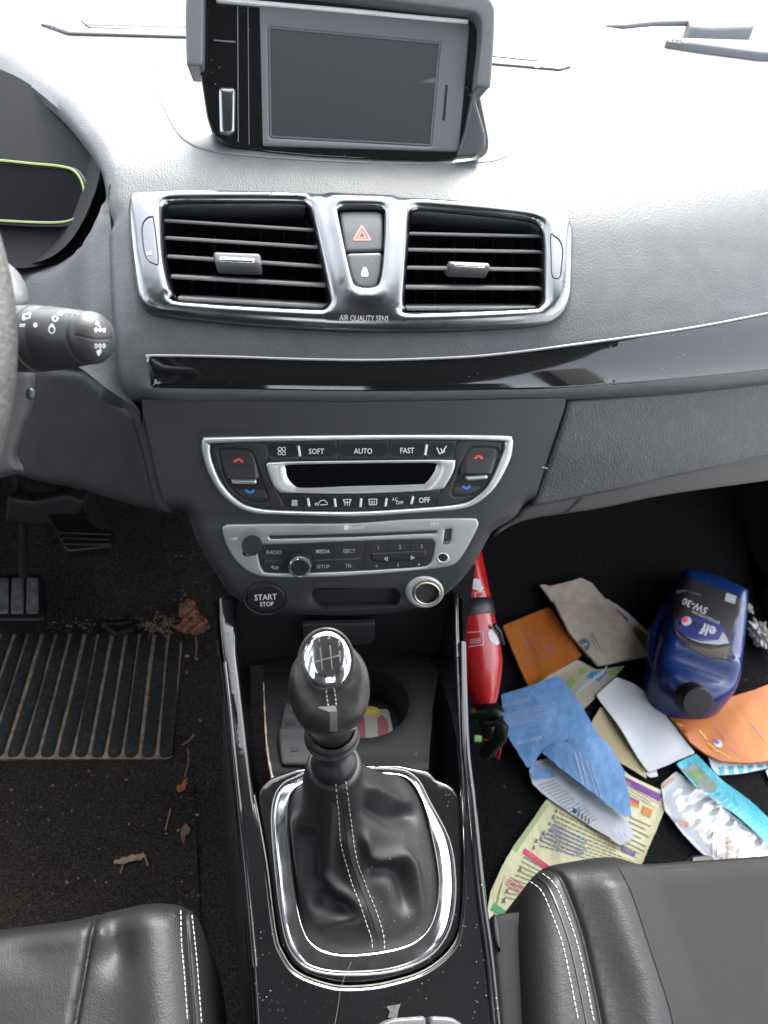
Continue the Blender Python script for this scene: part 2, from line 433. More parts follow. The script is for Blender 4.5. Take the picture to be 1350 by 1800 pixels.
# ================================================================== the car around the photographer
S_floor_tab = None
m_head = mat('grey_headlining', (.12, .118, .115), .9)
m_body = mat('white_car_paint', (.7, .7, .7), .3, coat=.3)
m_out = mat('wet_asphalt', (.22, .22, .22), .6, var=((.30, .30, .29), 2, .4, .6))
g = box('ground', (-40, -40, -.36), (40, 40, -.35), m_out); tag(g, 'pale wet ground outside the car', None, kind='structure')
roof = thing('parked_car', 'white parked car around the cabin, passenger door standing open', 'car', (0, 0, -.2))
def car(n, lo, hi, m, bev=0.): return box(n, lo, hi, m, roof, bev)
car('roof', (-.62, -1.5, 1.20), (.62, .40, 1.23), m_head, .01)
car('door_sill', (-.82, -.75, -.12), (-.745, .8, .06), m_hard, .015); car('door_sill', (.745, -.75, -.12), (.82, .8, .06), m_hard, .015)
for sg in (-1, 1): car('kick_panel', (min(sg*.745, sg*.78), .70, -.05), (max(sg*.745, sg*.78), 1.15, .74), m_hard)
car('door', (-.84, -.75, -.05), (-.755, .62, .74), m_hard, .015)  # driver door, out of view, kept shut to darken the left side
car('rear_side_panel', (-.82, -1.6, -.05), (-.745, -.755, .78), m_hard, .01); car('rear_side_panel', (.745, -1.6, -.05), (.82, -.755, .78), m_hard, .01)
car('tailgate', (-.745, -1.62, -.05), (.745, -1.55, .85), m_hard)
car('pillar', (-.76, -.42, .745), (-.64, -.30, 1.20), m_head); car('pillar', (.64, -.42, .745), (.76, -.30, 1.20), m_head)
for s in (-1, 1):
    tube('pillar', [(s*.66, .40, 1.21), (s*.70, .76, 1.0), (s*.735, 1.10, .77)], .035, m_head, roof)
bon = box('bonnet', (-.8, 1.30, .60), (.8, 2.1, .66), m_body, roof, .02)
# windscreen: thin clear pane
mg = bpy.data.materials.new('clear_glass'); mg.use_nodes = True; t = mg.node_tree; t.nodes.clear()
o_ = t.nodes.new('ShaderNodeOutputMaterial'); mx = t.nodes.new('ShaderNodeMixShader'); tr = t.nodes.new('ShaderNodeBsdfTransparent'); gl = t.nodes.new('ShaderNodeBsdfGlossy'); fr = t.nodes.new('ShaderNodeFresnel')
gl.inputs['Roughness'].default_value = .01; fr.inputs['IOR'].default_value = 1.3; tr.inputs['Color'].default_value = (.95, .97, .96, 1)
t.links.new(fr.outputs[0], mx.inputs[0]); t.links.new(tr.outputs[0], mx.inputs[1]); t.links.new(gl.outputs[0], mx.inputs[2]); t.links.new(mx.outputs[0], o_.inputs[0])
quads('windscreen_pane', [[(-.70, 1.26, .752), (.70, 1.26, .752), (.60, .41, 1.205), (-.60, .41, 1.205)]], mg, roof)
box('floor', (-.745, -1.5, -.06), (.745, 1.2, -.05), m_carpetk)['kind'] = 'structure'
box('bulkhead', (-.745, 1.12, -.05), (.745, 1.16, .735), m_carpetk)['kind'] = 'structure'

def prism_profile(name, prof, x0, x1, m, nx=2, bumpf=None):
    bm = bmesh.new(); xs = np.linspace(x0, x1, nx); P = np.array(prof)
    rows = [[bm.verts.new((x, p[0], p[1]+(bumpf(x, p[0]) if bumpf else 0))) for p in P] for x in xs]
    for a, b in zip(rows[:-1], rows[1:]):
        for i in range(len(P)-1): bm.faces.new([a[i], b[i], b[i+1], a[i+1]])
    me = bpy.data.meshes.new(name); bm.to_mesh(me); bm.free(); fin(me)
    return link(name, me, m)
ys = np.concatenate([np.linspace(-.5, .66, 60), np.linspace(.68, 1.13, 40)])
def fz(y): return 0 if y < .70 else (.62*(y-.70)-.0 if y < .95 else .155+1.6*(y-.95))
pr_ = [(y, fz(y)) for y in ys]
_ph = rng.random((6, 3))
def lump(x, y): return .0035*sum(math.sin((x*(20+9*k)+y*(14+7*k))+6*_ph[k, 0])*math.cos(y*(18+5*k)-x*11+6*_ph[k, 1]) for k in range(5))/2
fl = prism_profile('carpet_floor', pr_, -.74, -.06, m_carpet, 90, lump); fl['kind'] = 'structure'
fr_ = prism_profile('carpet_floor', pr_, .06, .74, m_carpetk, 90, lambda x, y: lump(x, y)*.6); fr_['kind'] = 'structure'
S_fl = S_mesh([fl], S_z(0)); S_fr = S_mesh([fr_], S_z(0))
#PART2
# ================================================================== dashboard
dash = thing('dashboard', 'dark grained plastic dashboard with gloss black strip, running right across the cabin', 'dashboard', (0, .7, .5))
vent_out = [(229.5, 351), (240, 343), (300, 340), (355, 339), (480, 341), (620, 348), (750, 353), (860, 361), (921, 368), (972, 376), (996, 386), (1005, 409), (1005, 450), (1004, 497), (1001, 531), (985, 558), (955, 573), (887, 580), (784, 585), (682, 586), (610, 585), (542, 582), (460, 577), (387, 571), (293, 560), (262, 551), (247, 535), (239, 507), (231, 444), (227, 382)]
vent_in = cr([(238, 362), (300, 352), (480, 352), (620, 359), (860, 372), (985, 390), (994, 420), (993, 520), (975, 558), (887, 569), (682, 575), (542, 571), (300, 549), (258, 538), (248, 505), (238, 430)], 4)
# far rim of the dash from world points
xsr = np.linspace(-.78, .78, 24); far = proj(np.stack([xsr, 1.24+0*xsr, .752+0*xsr], -1))
hoodedge = cr([(-330, 70), (-200, 72), (-80, 85), (0, 108), (55, 138), (110, 186), (150, 238), (173, 285), (182, 330), (186, 380)], 5, False)
padleft = cr([(186, 380), (187, 430), (189, 500), (193, 570), (199, 630), (207, 675), (222, 702), (250, 717)], 4, False)
padlow = cr([(250, 717), (320, 722), (400, 723), (550, 724), (700, 723), (850, 718), (1000, 712), (1200, 697), (1350, 680), (1500, 662), (1800, 630), (2050, 600)], 4, False)
farR = far[-1]; farL = far[0]
rim_r = [(2050, 600), (2050, 420), (1950, 200)]
outl = np.concatenate([hoodedge, padleft[1:], padlow[1:], np.array(rim_r), far[::-1], np.array([(-600, -60), (-500, 60)])])
wellc = cr([(352, 60), (362, 150), (368, 205), (378, 235), (400, 254), (470, 268), (560, 277), (659, 283), (760, 286), (815, 284), (848, 276), (858, 255), (852, 215), (842, 160), (836, 90)], 4, False)
well = np.concatenate([wellc, np.array([(836, 60)])])
surr = np.concatenate([cr([(262, 118), (265, 160), (280, 195), (298, 232), (322, 258), (360, 273), (430, 283), (540, 291), (650, 296), (760, 298), (850, 295), (893, 286), (913, 262), (919, 225), (916, 188), (908, 150)], 5, False)])
surr_in = cr([(270, 120), (273, 158), (288, 193), (306, 228), (328, 251), (362, 265), (430, 275), (540, 283), (650, 288), (760, 290), (846, 287), (885, 279), (904, 258), (910, 225), (907, 188), (900, 155)], 5, False)
def pad_hf(V, D):
    o = np.zeros(len(V))
    # rolled lower edge of the pad and left corner, groove round the gloss strip
    dl = distp(V, padlow, False); o -= .012*np.clip(1-dl/34, 0, 1)**2.2
    dl = distp(V, padleft, False); o -= .009*np.clip(1-dl/40, 0, 1)**2.2
    dl = distp(V, hoodedge, False); o -= .008*np.clip(1-dl/26, 0, 1)**2
    return o
strip_out = np.concatenate([cr([(258, 630), (259, 624), (268, 621), (400, 625), (520, 629), (640, 631), (760, 628), (860, 622), (1000, 605), (1200, 577), (1350, 549), (1500, 518), (1700, 470)], 5, False),
    cr([(1700, 600), (1500, 632), (1350, 653), (1200, 668), (1000, 683), (860, 687), (640, 690), (400, 686), (275, 684), (265, 680), (262, 665)], 5, False)])
def pad_hf2(V, D):
    o = pad_hf(V, D); ds = distp(V, strip_out)
    o += .0012*np.clip(1-ds/26, 0, 1)**1.5
    return o
def offs(poly, ds, step=5):
    p = resamp(poly, step, False); t = np.gradient(p, axis=0); n = np.stack([-t[:, 1], t[:, 0]], -1); n /= np.linalg.norm(n, axis=1)[:, None]+1e-9
    return np.concatenate([p+n*d*q for d in ds for q in (1, -1)])
pad_x = np.concatenate([offs(hoodedge, (3, 7, 12, 18, 25)), offs(padleft, (4, 10, 18, 28, 38)), offs(padlow, (4, 10, 18, 27, 36), 9)])
pad = slab('soft_pad', outl, S_dash, m_pad, dash, holes=[vent_in, np.array([tuple(v) for v in surr_in])], step=17, bstep=8, hf=pad_hf2, extra=pad_x, skirt=.008, ang=50)
slab('display_surround', surr, S_dash, m_sur, dash, holes=[], h=.0018, w=5, base=-.0006, skirt=.004, step=16) if False else None
ds_ = slab('display_surround', surr_in, S_off(S_dash, -.0004), m_sur, dash, holes=[well], h=.0012, w=3.5, skirt=.035, step=18, bstep=6)
slab('recess_liner', cr([(345, 40), (358, 210), (385, 262), (560, 288), (815, 295), (868, 270), (862, 180), (850, 40)], 4), S_off(S_dash, -.034), m_dark, dash, step=40)
# defroster grilles at the back of the dash
Sd1 = S_off(S_dash, .001)
slab('defroster_grille', rc([(140, 36), (338, 42), (338, 56), (158, 50)], 5), Sd1, m_dark, dash, skirt=.003, step=30)
slab('defroster_lip', rc([(70, 44), (120, 52), (338, 58), (338, 68), (120, 62)], 4), Sd1, m_sur, dash, h=.002, w=4, skirt=.002, step=30)
slab('defroster_grille', rc([(858, 88), (950, 98), (948, 108), (858, 99)], 4), Sd1, m_dark, dash, skirt=.003, step=30)
slab('defroster_lip', rc([(858, 103), (945, 113), (1005, 119), (985, 125), (858, 114)], 4), Sd1, m_sur, dash, h=.002, w=4, skirt=.002, step=30)
for x0, y0, x1, y1 in ((150, 44, 338, 49), (150, 40, 338, 45), (860, 93, 946, 103)):
    pxpolys('grille_bar', [line((x0, y0), (x1, y1), 1.6)], Sd1, m_slat, dash, off=.0015)
# left side below the instrument hood
S_left = S_3((200, 420, .565), (215, 680, .535), (0, 470, .66))
hood_low = cr([(-330, 470), (-120, 468), (0, 466), (45, 464), (80, 456), (108, 439), (132, 412), (152, 375), (168, 335), (176, 300)], 5, False)
lo_out = np.concatenate([hood_low, np.array([(190, 330), (196, 420), (200, 520), (208, 620), (222, 690), (246, 722), (225, 708), (190, 684), (149, 652), (100, 622), (60, 604), (-330, 590)])])
def S_side(P):
    P = np.asarray(P, float); K = rays(P); L_ = S_left(P); tl = ((L_-CAM)@FW)
    qs = padleft[np.argmin(np.hypot(P[:, None, 0]-padleft[None, :, 0], P[:, None, 1]-padleft[None, :, 1]), axis=1)]
    tp = ((S_dash(qs)-CAM)@FW)+.010; d = distp(P, padleft, False); inn_ = P[:, 0] > np.interp(P[:, 1], padleft[:, 1], padleft[:, 0])
    f = np.clip(d/75, 0, 1); f = np.where(inn_, 0, f*f*(3-2*f)); return CAM+K*(tp*(1-f)+tl*f)[:, None]
slab('dash_side', lo_out, S_side, m_pad, dash, step=16, skirt=.02, hf=lambda V, D: -.010*np.clip(1-distp(V, hood_low, False)/30, 0, 1)**2)
# instrument recess: inner walls running forward from the hood edge
def loftwall(name, rows, m, parent):
    bm = bmesh.new(); R = [[bm.verts.new(v) for v in r] for r in rows]
    for a, b in zip(R[:-1], R[1:]):
        for i in range(len(a)-1): bm.faces.new([a[i], a[i+1], b[i+1], b[i]])
    me = bpy.data.meshes.new(name); bm.to_mesh(me); bm.free(); fin(me, 60); return link(name, me, m, parent)
he = S_off(S_dash, -.010)(hoodedge); hl = S_left(hood_low)
m_rec = mat('shaded_recess_plastic', (.008, .008, .0088), .6, spec=.2, bump=[('n', 1500, .25, .0004)])  # colour darkened to stand in for the hood's shade in the recess
loftwall('instrument_hood_inside', [he, he+np.array([-.008, .03, -.010]), he+np.array([-.017, .075, -.022])], m_rec, dash)
loftwall('instrument_hood_inside', [hl, hl+np.array([-.008, .03, -.003]), hl+np.array([-.014, .07, .0])], m_rec, dash)
# instrument cluster
clu = thing('instrument_cluster', 'instrument display behind smoked glass with thin green-tinted chrome rim', 'instruments', (-.30, .64, .66))
S_clu = S_3((0, 340, .640), (150, 340, .626), (0, 460, .625))
slab('face_panel', np.concatenate([hoodedge[8:]+np.array([-4, 4]), hood_low[::-1][2:]+np.array([-3, -3])]), S_off(S_clu, -.008), m_rec, clu, step=60)
lens = np.concatenate([cr([(-200, 274), (-60, 279), (0, 284), (60, 290), (110, 295), (133, 303), (146, 322), (150, 345), (146, 370), (134, 386), (108, 393), (60, 393), (0, 390), (-60, 388), (-200, 380)], 5, False)])
m_gchr = mat('green_tinted_chrome', (.20, .25, .10), .3, 1.)
slab('display_glass', lens, S_clu, m_lcd, clu, step=40)
tube('display_rim', [tuple(v) for v in S_off(S_clu, .001)(lens)], .0016, m_gchr, clu, n=8)
tube('display_rim', [tuple(v) for v in S_off(S_clu, -.001)(lens+np.array([5, 0]))], .0022, m_slat, clu, n=8)

# gloss strip
st_ = slab('decor_strip', strip_out, S_dash, m_gloss, dash, h=.0022, w=5, base=-.001, skirt=.006, step=14, hf=lambda V, D: .0012*np.clip(D/30, 0, 1), ang=50)
top_line = cr([(260, 634), (262, 627), (270, 623), (400, 625), (520, 629), (640, 631), (760, 628), (860, 622), (1000, 605), (1200, 577), (1350, 549), (1500, 518), (1700, 470)], 6, False)
tube('strip_highlight', [tuple(v) for v in S_off(S_dash, .0022)(resamp(top_line+np.array([0, 2.5]), 6, False))], .0010, mat('grey_edge_highlight', (.26, .265, .27), .3), dash, n=8)  # pale line drawn in as the highlight on the strip's top rim

# lower fascia with the controls, knee panel, glove box
S_low = S_fas
fas_l = cr([(250, 722), (262, 770), (276, 836), (297, 905)], 4, False)
fas = [(297, 905), (322, 911), (340, 960), (374, 1020), (400, 1058), (442, 1081), (520, 1094), (607, 1097), (680, 1093), (735, 1084), (771, 1072), (813, 1040), (842, 1003), (869, 954), (882, 940), (915, 920), (935, 892)]
beard = cr(fas, 4, False)
fas_out = np.concatenate([fas_l, beard[1:], cr([(937, 888), (960, 815), (980, 755), (994, 712)], 4, False), np.array([(994, 700), (620, 708), (250, 703)])])
rec_slot = rc([(550, 1034), (700, 1034), (706, 1052), (700, 1068), (560, 1074), (548, 1056)], 9)
bclim = cr([(356, 775), (364, 771), (500, 768), (640, 767), (760, 766), (886, 768), (898, 774), (897, 800), (869, 853), (840, 880), (809, 892), (731, 899), (620, 905), (495, 902), (451, 900), (418, 889), (391, 867), (369, 831), (357, 792)], 4)
brad = cr([(393, 930), (400, 924), (500, 922), (620, 921), (709, 914), (832, 912), (838, 918), (835, 930), (818, 962), (803, 984), (786, 993), (731, 1000), (620, 1009), (500, 1011), (473, 1011), (441, 1004), (417, 984), (400, 957)], 4)
def fas_hf(V, D):
    o = -.014*np.clip(1-distp(V, beard, False)/26, 0, 1)**2.0
    o -= .0012*np.clip(1-np.minimum(distp(V, bclim), distp(V, brad))/4, 0, 1)
    o -= .006*np.exp(-((V[:, 1]-1052)/12)**2)*np.clip(1-np.abs(V[:, 0]-625)/85, 0, 1)**.4*(V[:, 1] > 1022)
    crease = np.interp(V[:, 0], [300, 620, 930], [912, 914, 893]); o -= .0012*np.exp(-((V[:, 1]-crease)/4)**2)
    return o
slab('control_fascia', fas_out, S_low, m_fas, dash, holes=[rec_slot], hf=fas_hf, step=11, bstep=6, skirt=.05, skirt_dir=(0, .9, -.25), ang=50)
slab('card_slot', rc([(540, 1026), (712, 1026), (716, 1080), (540, 1084)], 9), S_off(S_low, -.010), m_void, dash, step=30)
pxpolys('slot_lip', [line((556, 1046), (690, 1040), 5)], S_off(S_low, -.006), m_dark, dash)
knee = np.concatenate([fas_l[::-1]+np.array([-3, 0]), np.array([(200, 690), (149, 650), (60, 640), (-250, 640), (-250, 820), (-60, 825)]), cr([(-60, 825), (22, 838), (73, 851), (147, 866), (235, 893), (293, 905)], 4, False)[1:]])
S_knee = S_3((250, 730, .60), (293, 900, .625), (0, 800, .70))
kn = slab('knee_panel', knee, S_knee, m_hard, dash, h=.008, w=22, base=-.006, skirt=.04, skirt_dir=(0, .9, -.2), step=16)
pxpolys('panel_seam', pline([(232, 735), (252, 800), (276, 902)], 1.6), S_mesh([kn], S_knee), m_void, dash)
glv = np.concatenate([np.array([(999, 706), (1200, 690), (1350, 672), (1600, 640)]), np.array([(1620, 735)]), cr([(1500, 765), (1350, 797), (1260, 820), (1183, 836), (1110, 856), (1035, 871), (985, 882), (938, 891)], 4, False), cr([(940, 887), (963, 815), (984, 755), (998, 712)], 4, False)])
gl = slab('glove_box_lid', glv, S_low, m_lid, dash, h=.003, w=7, base=-.003, skirt=.03, skirt_dir=(0, .9, -.3), step=16, hf=lambda V, D: .004*np.exp(-((V[:, 1]-790)/60)**2))
und = np.concatenate([cr([(882, 936), (915, 915), (936, 894), (985, 884), (1035, 873), (1110, 858), (1183, 838), (1260, 822), (1350, 799), (1620, 737)], 4, False), cr([(1620, 815), (1450, 838), (1350, 853), (1183, 877), (1072, 900), (1000, 911), (943, 920), (905, 933), (872, 956)], 4, False)])
slab('lower_trim', und, S_off(S_low, -.012), m_brn, dash, h=.004, w=8, step=16, skirt=.05, skirt_dir=(0, .95, -.1))
pxpolys('panel_seam', pline([(1030, 879), (1018, 893), (1000, 908)], 3), S_off(S_low, -.007), m_void, dash)
pxpolys('seam_fluff', pline([(952, 820), (960, 822), (966, 827)], 2), S_off(S_low, .001), m_thread, dash)
loftwall('underdash', [[(-.74, .66, .46), (.74, .60, .46)], [(-.74, 1.12, .52), (.74, 1.12, .52)]], m_void, dash)
box('dash_end', (.50, .56, .45), (.745, 1.2, .70), m_pad, dash)
box('dash_end', (-.745, .62, .45), (-.45, 1.2, .62), m_pad, dash)
# side carpet of the tunnel under the stack
# start button and lighter socket
stt = slab('start_button', ell(467, 1051, 36, 27), S_off(S_low, -.002), m_dark, dash, h=.0028, w=6, skirt=.004, step=8, bstep=4)
tube('button_ring', [tuple(v) for v in S_off(S_low, .0004)(ell(467, 1051, 38, 28.5))], .0009, m_void, dash, closed=True, n=6)
text('lettering', [('START', 467, 1050, 10, -3, .95, .01), ('STOP', 469, 1062, 7.5, -3, .95, .01)], S_mesh([stt], S_low), m_white, stt, off=.0002)
lig = slab('lighter_socket', ell(746, 1040, 34, 28), S_off(S_low, .0), m_silver2, dash, holes=[ell(749, 1040, 22.5, 19)], h=.003, w=7, skirt=.004, step=8, bstep=4)
m_brass = mat('socket_metal', (.55, .50, .40), .3, 1.)
rim_ = S_off(S_low, .003)(ell(749, 1040, 22, 18.5))
tube('socket_rim', [tuple(v) for v in rim_], .0011, m_brass, lig, closed=True, n=8)
inn = S_off(S_low, -.022)(ell(749, 1040, 20, 17)); loftwall('socket_sleeve', [list(map(tuple, rim_))+[tuple(rim_[0])], list(map(tuple, inn))+[tuple(inn[0])]], m_brass, lig)
slab('socket_floor', ell(749, 1040, 22, 19), S_off(S_low, -.021), m_void, lig, step=20)

# ================================================================== air vents
avp = thing('air_vent_panel', 'gloss bezel with two slatted air vents either side of the red triangle switch', 'air vents', (0, .53, .68))
hL = [(290, 382), (292, 372), (306, 365), (387, 363.5), (520, 363), (539, 369), (546, 384), (561, 451), (575, 519), (576, 535), (568, 543), (542, 545), (324, 533), (310, 522), (300, 494), (292, 444)]
hR = [(720, 386), (725, 378), (740, 376), (790, 380), (852, 386), (921, 394), (941, 402), (949, 417), (951, 473), (950, 524), (941, 540), (921, 545), (726, 552), (714, 547), (710, 535), (713, 490), (717, 430)]
hLc, hRc = cr(hL, 3), cr(hR, 3)
hz = cr([(595, 390), (597, 382), (604, 379), (634, 378), (662, 379), (670, 383), (672, 392), (672, 422), (669, 470), (665, 497), (659, 508), (645, 512), (628, 510), (619, 500), (607, 450)], 4)
hzh = ell(0, 0, 1, 1)
hz_c = hz.mean(0); hz_o = hz_c+(hz-hz_c)*1.03
tw1 = cr([(267, 381), (258, 384), (251, 394), (250, 413), (254, 444), (261, 458), (270, 463), (278, 463), (276, 430), (270, 386)], 4)
tw2 = cr([(968, 413), (976, 416), (984, 423), (989, 440), (987, 470), (984, 487), (975, 489), (970, 481), (969, 450)], 4)
m_bez = mat('gloss_bezel', (.24, .245, .255), .22, 1., coat=.25, rvar=(30, .18, .26))
def bez_hf(V, D):
    o = .0055*np.clip(D/22, 0, 1)**.6
    dh = np.minimum(distp(V, hLc), distp(V, hRc)); o -= .0035*np.clip(1-dh/12, 0, 1)**1.6
    # raised chevron round the centre switches
    cx = 634+(V[:, 1]-350)*.06; hw = np.interp(V[:, 1], [345, 440, 520, 560], [62, 46, 34, 28]); dd = np.abs(V[:, 0]-cx)-hw
    o += .0025*np.clip(.5-dd/14, 0, 1)*np.clip((552-V[:, 1])/14, 0, 1)
    return o
bez = slab('bezel', cr(vent_out, 3), S_dash, m_bez, avp, holes=[hLc, hRc, hz_o], h=.0042, w=16, base=.0005, hf=bez_hf, skirt=.014, step=9, bstep=5, ang=55)
S_bez = S_mesh([bez], S_dash)
text('lettering', [('AIR QUALITY SENS', 640, 560, 10, 1.5, .72)], S_bez, m_gprint, avp, off=.0004)
for nm, hole, sl, tabc in (('air_vent', hLc, [(290, 385, 549, 402), (291, 416, 557, 433), (294, 449, 566, 467), (300, 485, 573, 501), (312, 524, 577, 539)], (417.5, 458, 43, 13.5)),
                           ('air_vent', hRc, [(718, 408, 950, 413), (715, 437, 953, 441), (714, 469, 954, 473), (711, 504, 952, 506), (710, 541.5, 946, 541.5)], (823, 469, 38, 8.5))):
    c = hole.mean(0); big = c+(hole-c)*1.06
    v = slab('air_vent', big, S_off(S_dash, -.055), m_void, avp, step=30)
    ring = S_off(S_dash, .0045)(hole); ring2 = S_off(S_dash, -.055)(big)
    loftwall('duct', [list(map(tuple, ring))+[tuple(ring[0])], list(map(tuple, ring2))+[tuple(ring2[0])]], m_dark, v)
    for (x0, y0, x1, y1) in sl:
        a, b = S_off(S_dash, -.002)([(x0, y0), (x1, y1)]); n = nrm(S_dash, [((x0+x1)/2, (y0+y1)/2)])[0]
        dr = (b-a)/np.linalg.norm(b-a); n = n-dr*(n@dr); fwd = -(n*.75+np.array([0, -.5, -.25])); fwd /= np.linalg.norm(fwd); upv = np.cross(dr, fwd)
        if upv[2] < 0: upv = -upv
        bm = bmesh.new(); prof = [(0, -.0012), (-.0006, 0), (0, .0012), (.004, .0013), (.020, .0004), (.020, -.0004), (.004, -.0013)]
        r1 = [bm.verts.new(a+fwd*p+upv*q) for p, q in prof]; r2 = [bm.verts.new(b+fwd*p+upv*q) for p, q in prof]
        for i in range(len(prof)): j = (i+1) % len(prof); bm.faces.new([r1[i], r1[j], r2[j], r2[i]])
        bmesh.ops.recalc_face_normals(bm, faces=bm.faces)
        me = bpy.data.meshes.new('slat'); bm.to_mesh(me); bm.free(); fin(me, 30); link('slat', me, m_slat, v)
    x0, x1 = hole[:, 0].min()+14, hole[:, 0].max()-14
    for k in range(6):
        xx = x0+(x1-x0)*(k+.5)/6; yt, yb = hole[:, 1].min()+8, hole[:, 1].max()-4
        a, b = S_off(S_dash, -.026)([(xx, yt), (xx+3, yb)]); a2, b2 = S_off(S_dash, -.048)([(xx, yt), (xx+3, yb)])
        e = np.array([.0006, 0, 0]); quads('vertical_fin', [[a-e, b-e, b2-e, a2-e], [a-e, a+e, b+e, b-e], [a+e, a2+e, b2+e, b+e]], m_dark, v)
    cx, cy, hw, hh = tabc
    q = [(cx-hw, cy-hh+1), (cx+hw*.95, cy-hh+4), (cx+hw, cy+hh), (cx-hw*.88, cy+hh-3)]
    tb = slab('vent_tab', rc(q, 7), S_off(S_dash, .001), m_slat, v, h=.003, w=6, skirt=.012, step=8, bstep=4)
    q = [(cx-hw*.72, cy-hh*.15), (cx+hw*.72, cy-hh*.0+1.5), (cx+hw*.70, cy+hh*.62+1), (cx-hw*.70, cy+hh*.5)]
    slab('tab_insert', rc(q, 3), S_off(S_dash, .0042), m_chrome, v, h=.001, w=3, skirt=.002, step=6, bstep=3)
hb = slab('hazard_switch', rc([(596, 381), (604, 379), (634, 378.5), (662, 379), (671, 382), (672, 400), (671, 447), (607, 449)], 6), S_off(S_dash, .004), m_sur, avp, h=.0015, w=5, skirt=.01, step=8, bstep=4)
lb = slab('lock_switch', rc([(607.5, 451), (671, 449.5), (667, 490), (660, 509), (645, 512), (628, 510), (618, 498)], 8), S_off(S_dash, .004), m_sur, avp, h=.0015, w=5, skirt=.01, step=8, bstep=4)
S_hb = S_mesh([hb], S_dash)
tri = [(636, 397), (622, 421.5), (651, 421.5)]; tin = [(636, 406), (629, 418), (643.5, 418)]
m_redd = mat('faded_red_print', (.85, .22, .18), .5)
pxpolys('warning_triangle', pline(tri+[tri[0]], 3.2)+pline(tin+[tin[0]], 2.2), S_hb, m_redd, hb, off=.0003)
S_lb = S_mesh([lb], S_dash)
pxpolys('padlock_symbol', [[(635, 478), (647, 478), (647, 486), (635, 486)], [(637, 473), (645, 473), (646, 478), (636, 478)], [(639, 470), (643, 470), (645, 473), (637, 473)]], S_lb, m_white, lb, off=.0003)
pxpolys('indicator_lamp', ringpoly(654, 461, 3, 2, 1, 10, math.pi, 2*math.pi), S_lb, m_dimprint, lb, off=.0003)
slab('thumbwheel', tw1, S_off(S_dash, .006), m_sur, avp, h=.004, w=10, skirt=.004, step=7, bstep=4)
tube('thumbwheel_gap', [tuple(v) for v in S_off(S_bez, .0002)(tw1)], .0005, m_void, avp, closed=True, n=6)
pxpolys('wheel_mark', [[(263, 456), (271, 455), (272, 460), (264, 461)]], S_off(S_dash, .0102), m_pill, avp)
t2_ = slab('thumbwheel', tw2, S_off(S_dash, .006), m_dark, avp, h=.004, w=8, skirt=.004, step=7, bstep=4)
tube('thumbwheel_gap', [tuple(v) for v in S_off(S_bez, .0002)(tw2)], .0005, m_void, avp, closed=True, n=6)
S_t2 = S_mesh([t2_], S_dash)
pxpolys('wheel_mark', [[(972, 419), (981, 423), (986, 440), (984, 450), (979, 449), (978, 436)], [(979, 453), (985, 453), (984.5, 461), (978, 461)], [(977, 465), (983.5, 465), (982.5, 474), (976, 473)], [(975.5, 477), (982, 477.5), (981, 485), (976, 485)]], S_t2, m_white, avp, off=.0003)

# ================================================================== climate controls
clm = thing('climate_control_panel', 'climate panel with silver rim, SOFT AUTO FAST keys and two rocker switches', 'climate controls', (0, .44, .54))
c_out = [(354.5, 778), (358, 771), (370, 768.5), (500, 766), (640, 764.5), (760, 764), (887, 765.5), (899, 770), (901, 779), (895.5, 808), (871, 854), (842, 881), (809, 894), (731, 901), (620, 907), (495.5, 904), (451, 902), (418, 891), (389, 868), (367, 832), (355.5, 795)]
c_in = [(370, 783), (377, 778.5), (500, 775), (640, 772.5), (760, 772), (878, 774.5), (885, 779), (882, 799), (860, 848), (838, 872), (809, 885.5), (731, 893), (620, 899), (495.5, 897), (447, 892), (418, 879), (391, 850), (373, 810)]
coc, cic = cr(c_out, 4), cr(c_in, 4)
slab('rim', coc, S_low, m_silver, clm, holes=[cic], h=.0022, w=4.5, base=.0006, skirt=.004, step=10, bstep=4, ang=60)
S_k = S_off(S_low, -.0004)
slab('backing', coc*.985+coc.mean(0)*.015, S_off(S_low, .00012), m_void, clm, step=30)
def key(name, pts, r=1.5, base=-.0002, h=.0006, m=None, hf=None, w=2.5, label=None, step=8): return slab(name, rc(pts, r), S_low, m or m_dark, clm, h=h, w=w, base=base, skirt=.003, step=step, bstep=4, hf=hf, label=label)
m_key = mat('dark_key_plastic', (.020, .0205, .022), .42, bump=[('n', 2600, .12, .0002)], specks=((.25, .24, .22), 500, .09, .55))
def hfkey(cy): return lambda V, D: .0010*np.clip((V[:, 1]-cy)/14, -1, 1)
tops = [((464, 775.5), (520.5, 774.5), (526, 808.5), (473.5, 811.5)), ((523.5, 774.5), (591, 773), (594, 807.5), (529, 808.5)), ((593, 773), (683, 772.8), (681, 807), (596, 807.3)), ((685.5, 773), (751, 773.3), (745, 807.3), (683, 807)), ((753.5, 773.3), (803, 774.5), (795.5, 808), (747.5, 807.5))]
for q in tops: key('key_cap', q, m=m_key, hf=lambda V, D: -.0012*np.exp(-((V[:, 1]-792)/9)**2)*np.clip(D/7, 0, 1))
bots = [((490, 868.5), (537.5, 869), (542, 896.5), (499.5, 895.5)), ((540.5, 869), (586.5, 869), (588.5, 897.8), (544.5, 896.7)), ((589, 869), (633.5, 868.5), (632, 897), (590.5, 897.8)), ((636, 868.5), (680.5, 867.5), (676, 894.5), (634.5, 897)), ((683, 867.3), (729, 866), (720.5, 891.5), (678.5, 894.3)), ((731.5, 865.7), (774.5, 860.5), (763, 888.5), (723, 891.3))]
for q in bots: key('key_cap', q, m=m_key, hf=lambda V, D: -.001*np.exp(-((V[:, 1]-882)/7)**2)*np.clip(D/7, 0, 1))
side_l = cr([(374, 786), (380, 781), (461, 778), (470, 812), (466, 816), (476, 850), (486, 864), (497, 894), (450, 889), (420, 876), (394, 848), (376, 808)], 4)
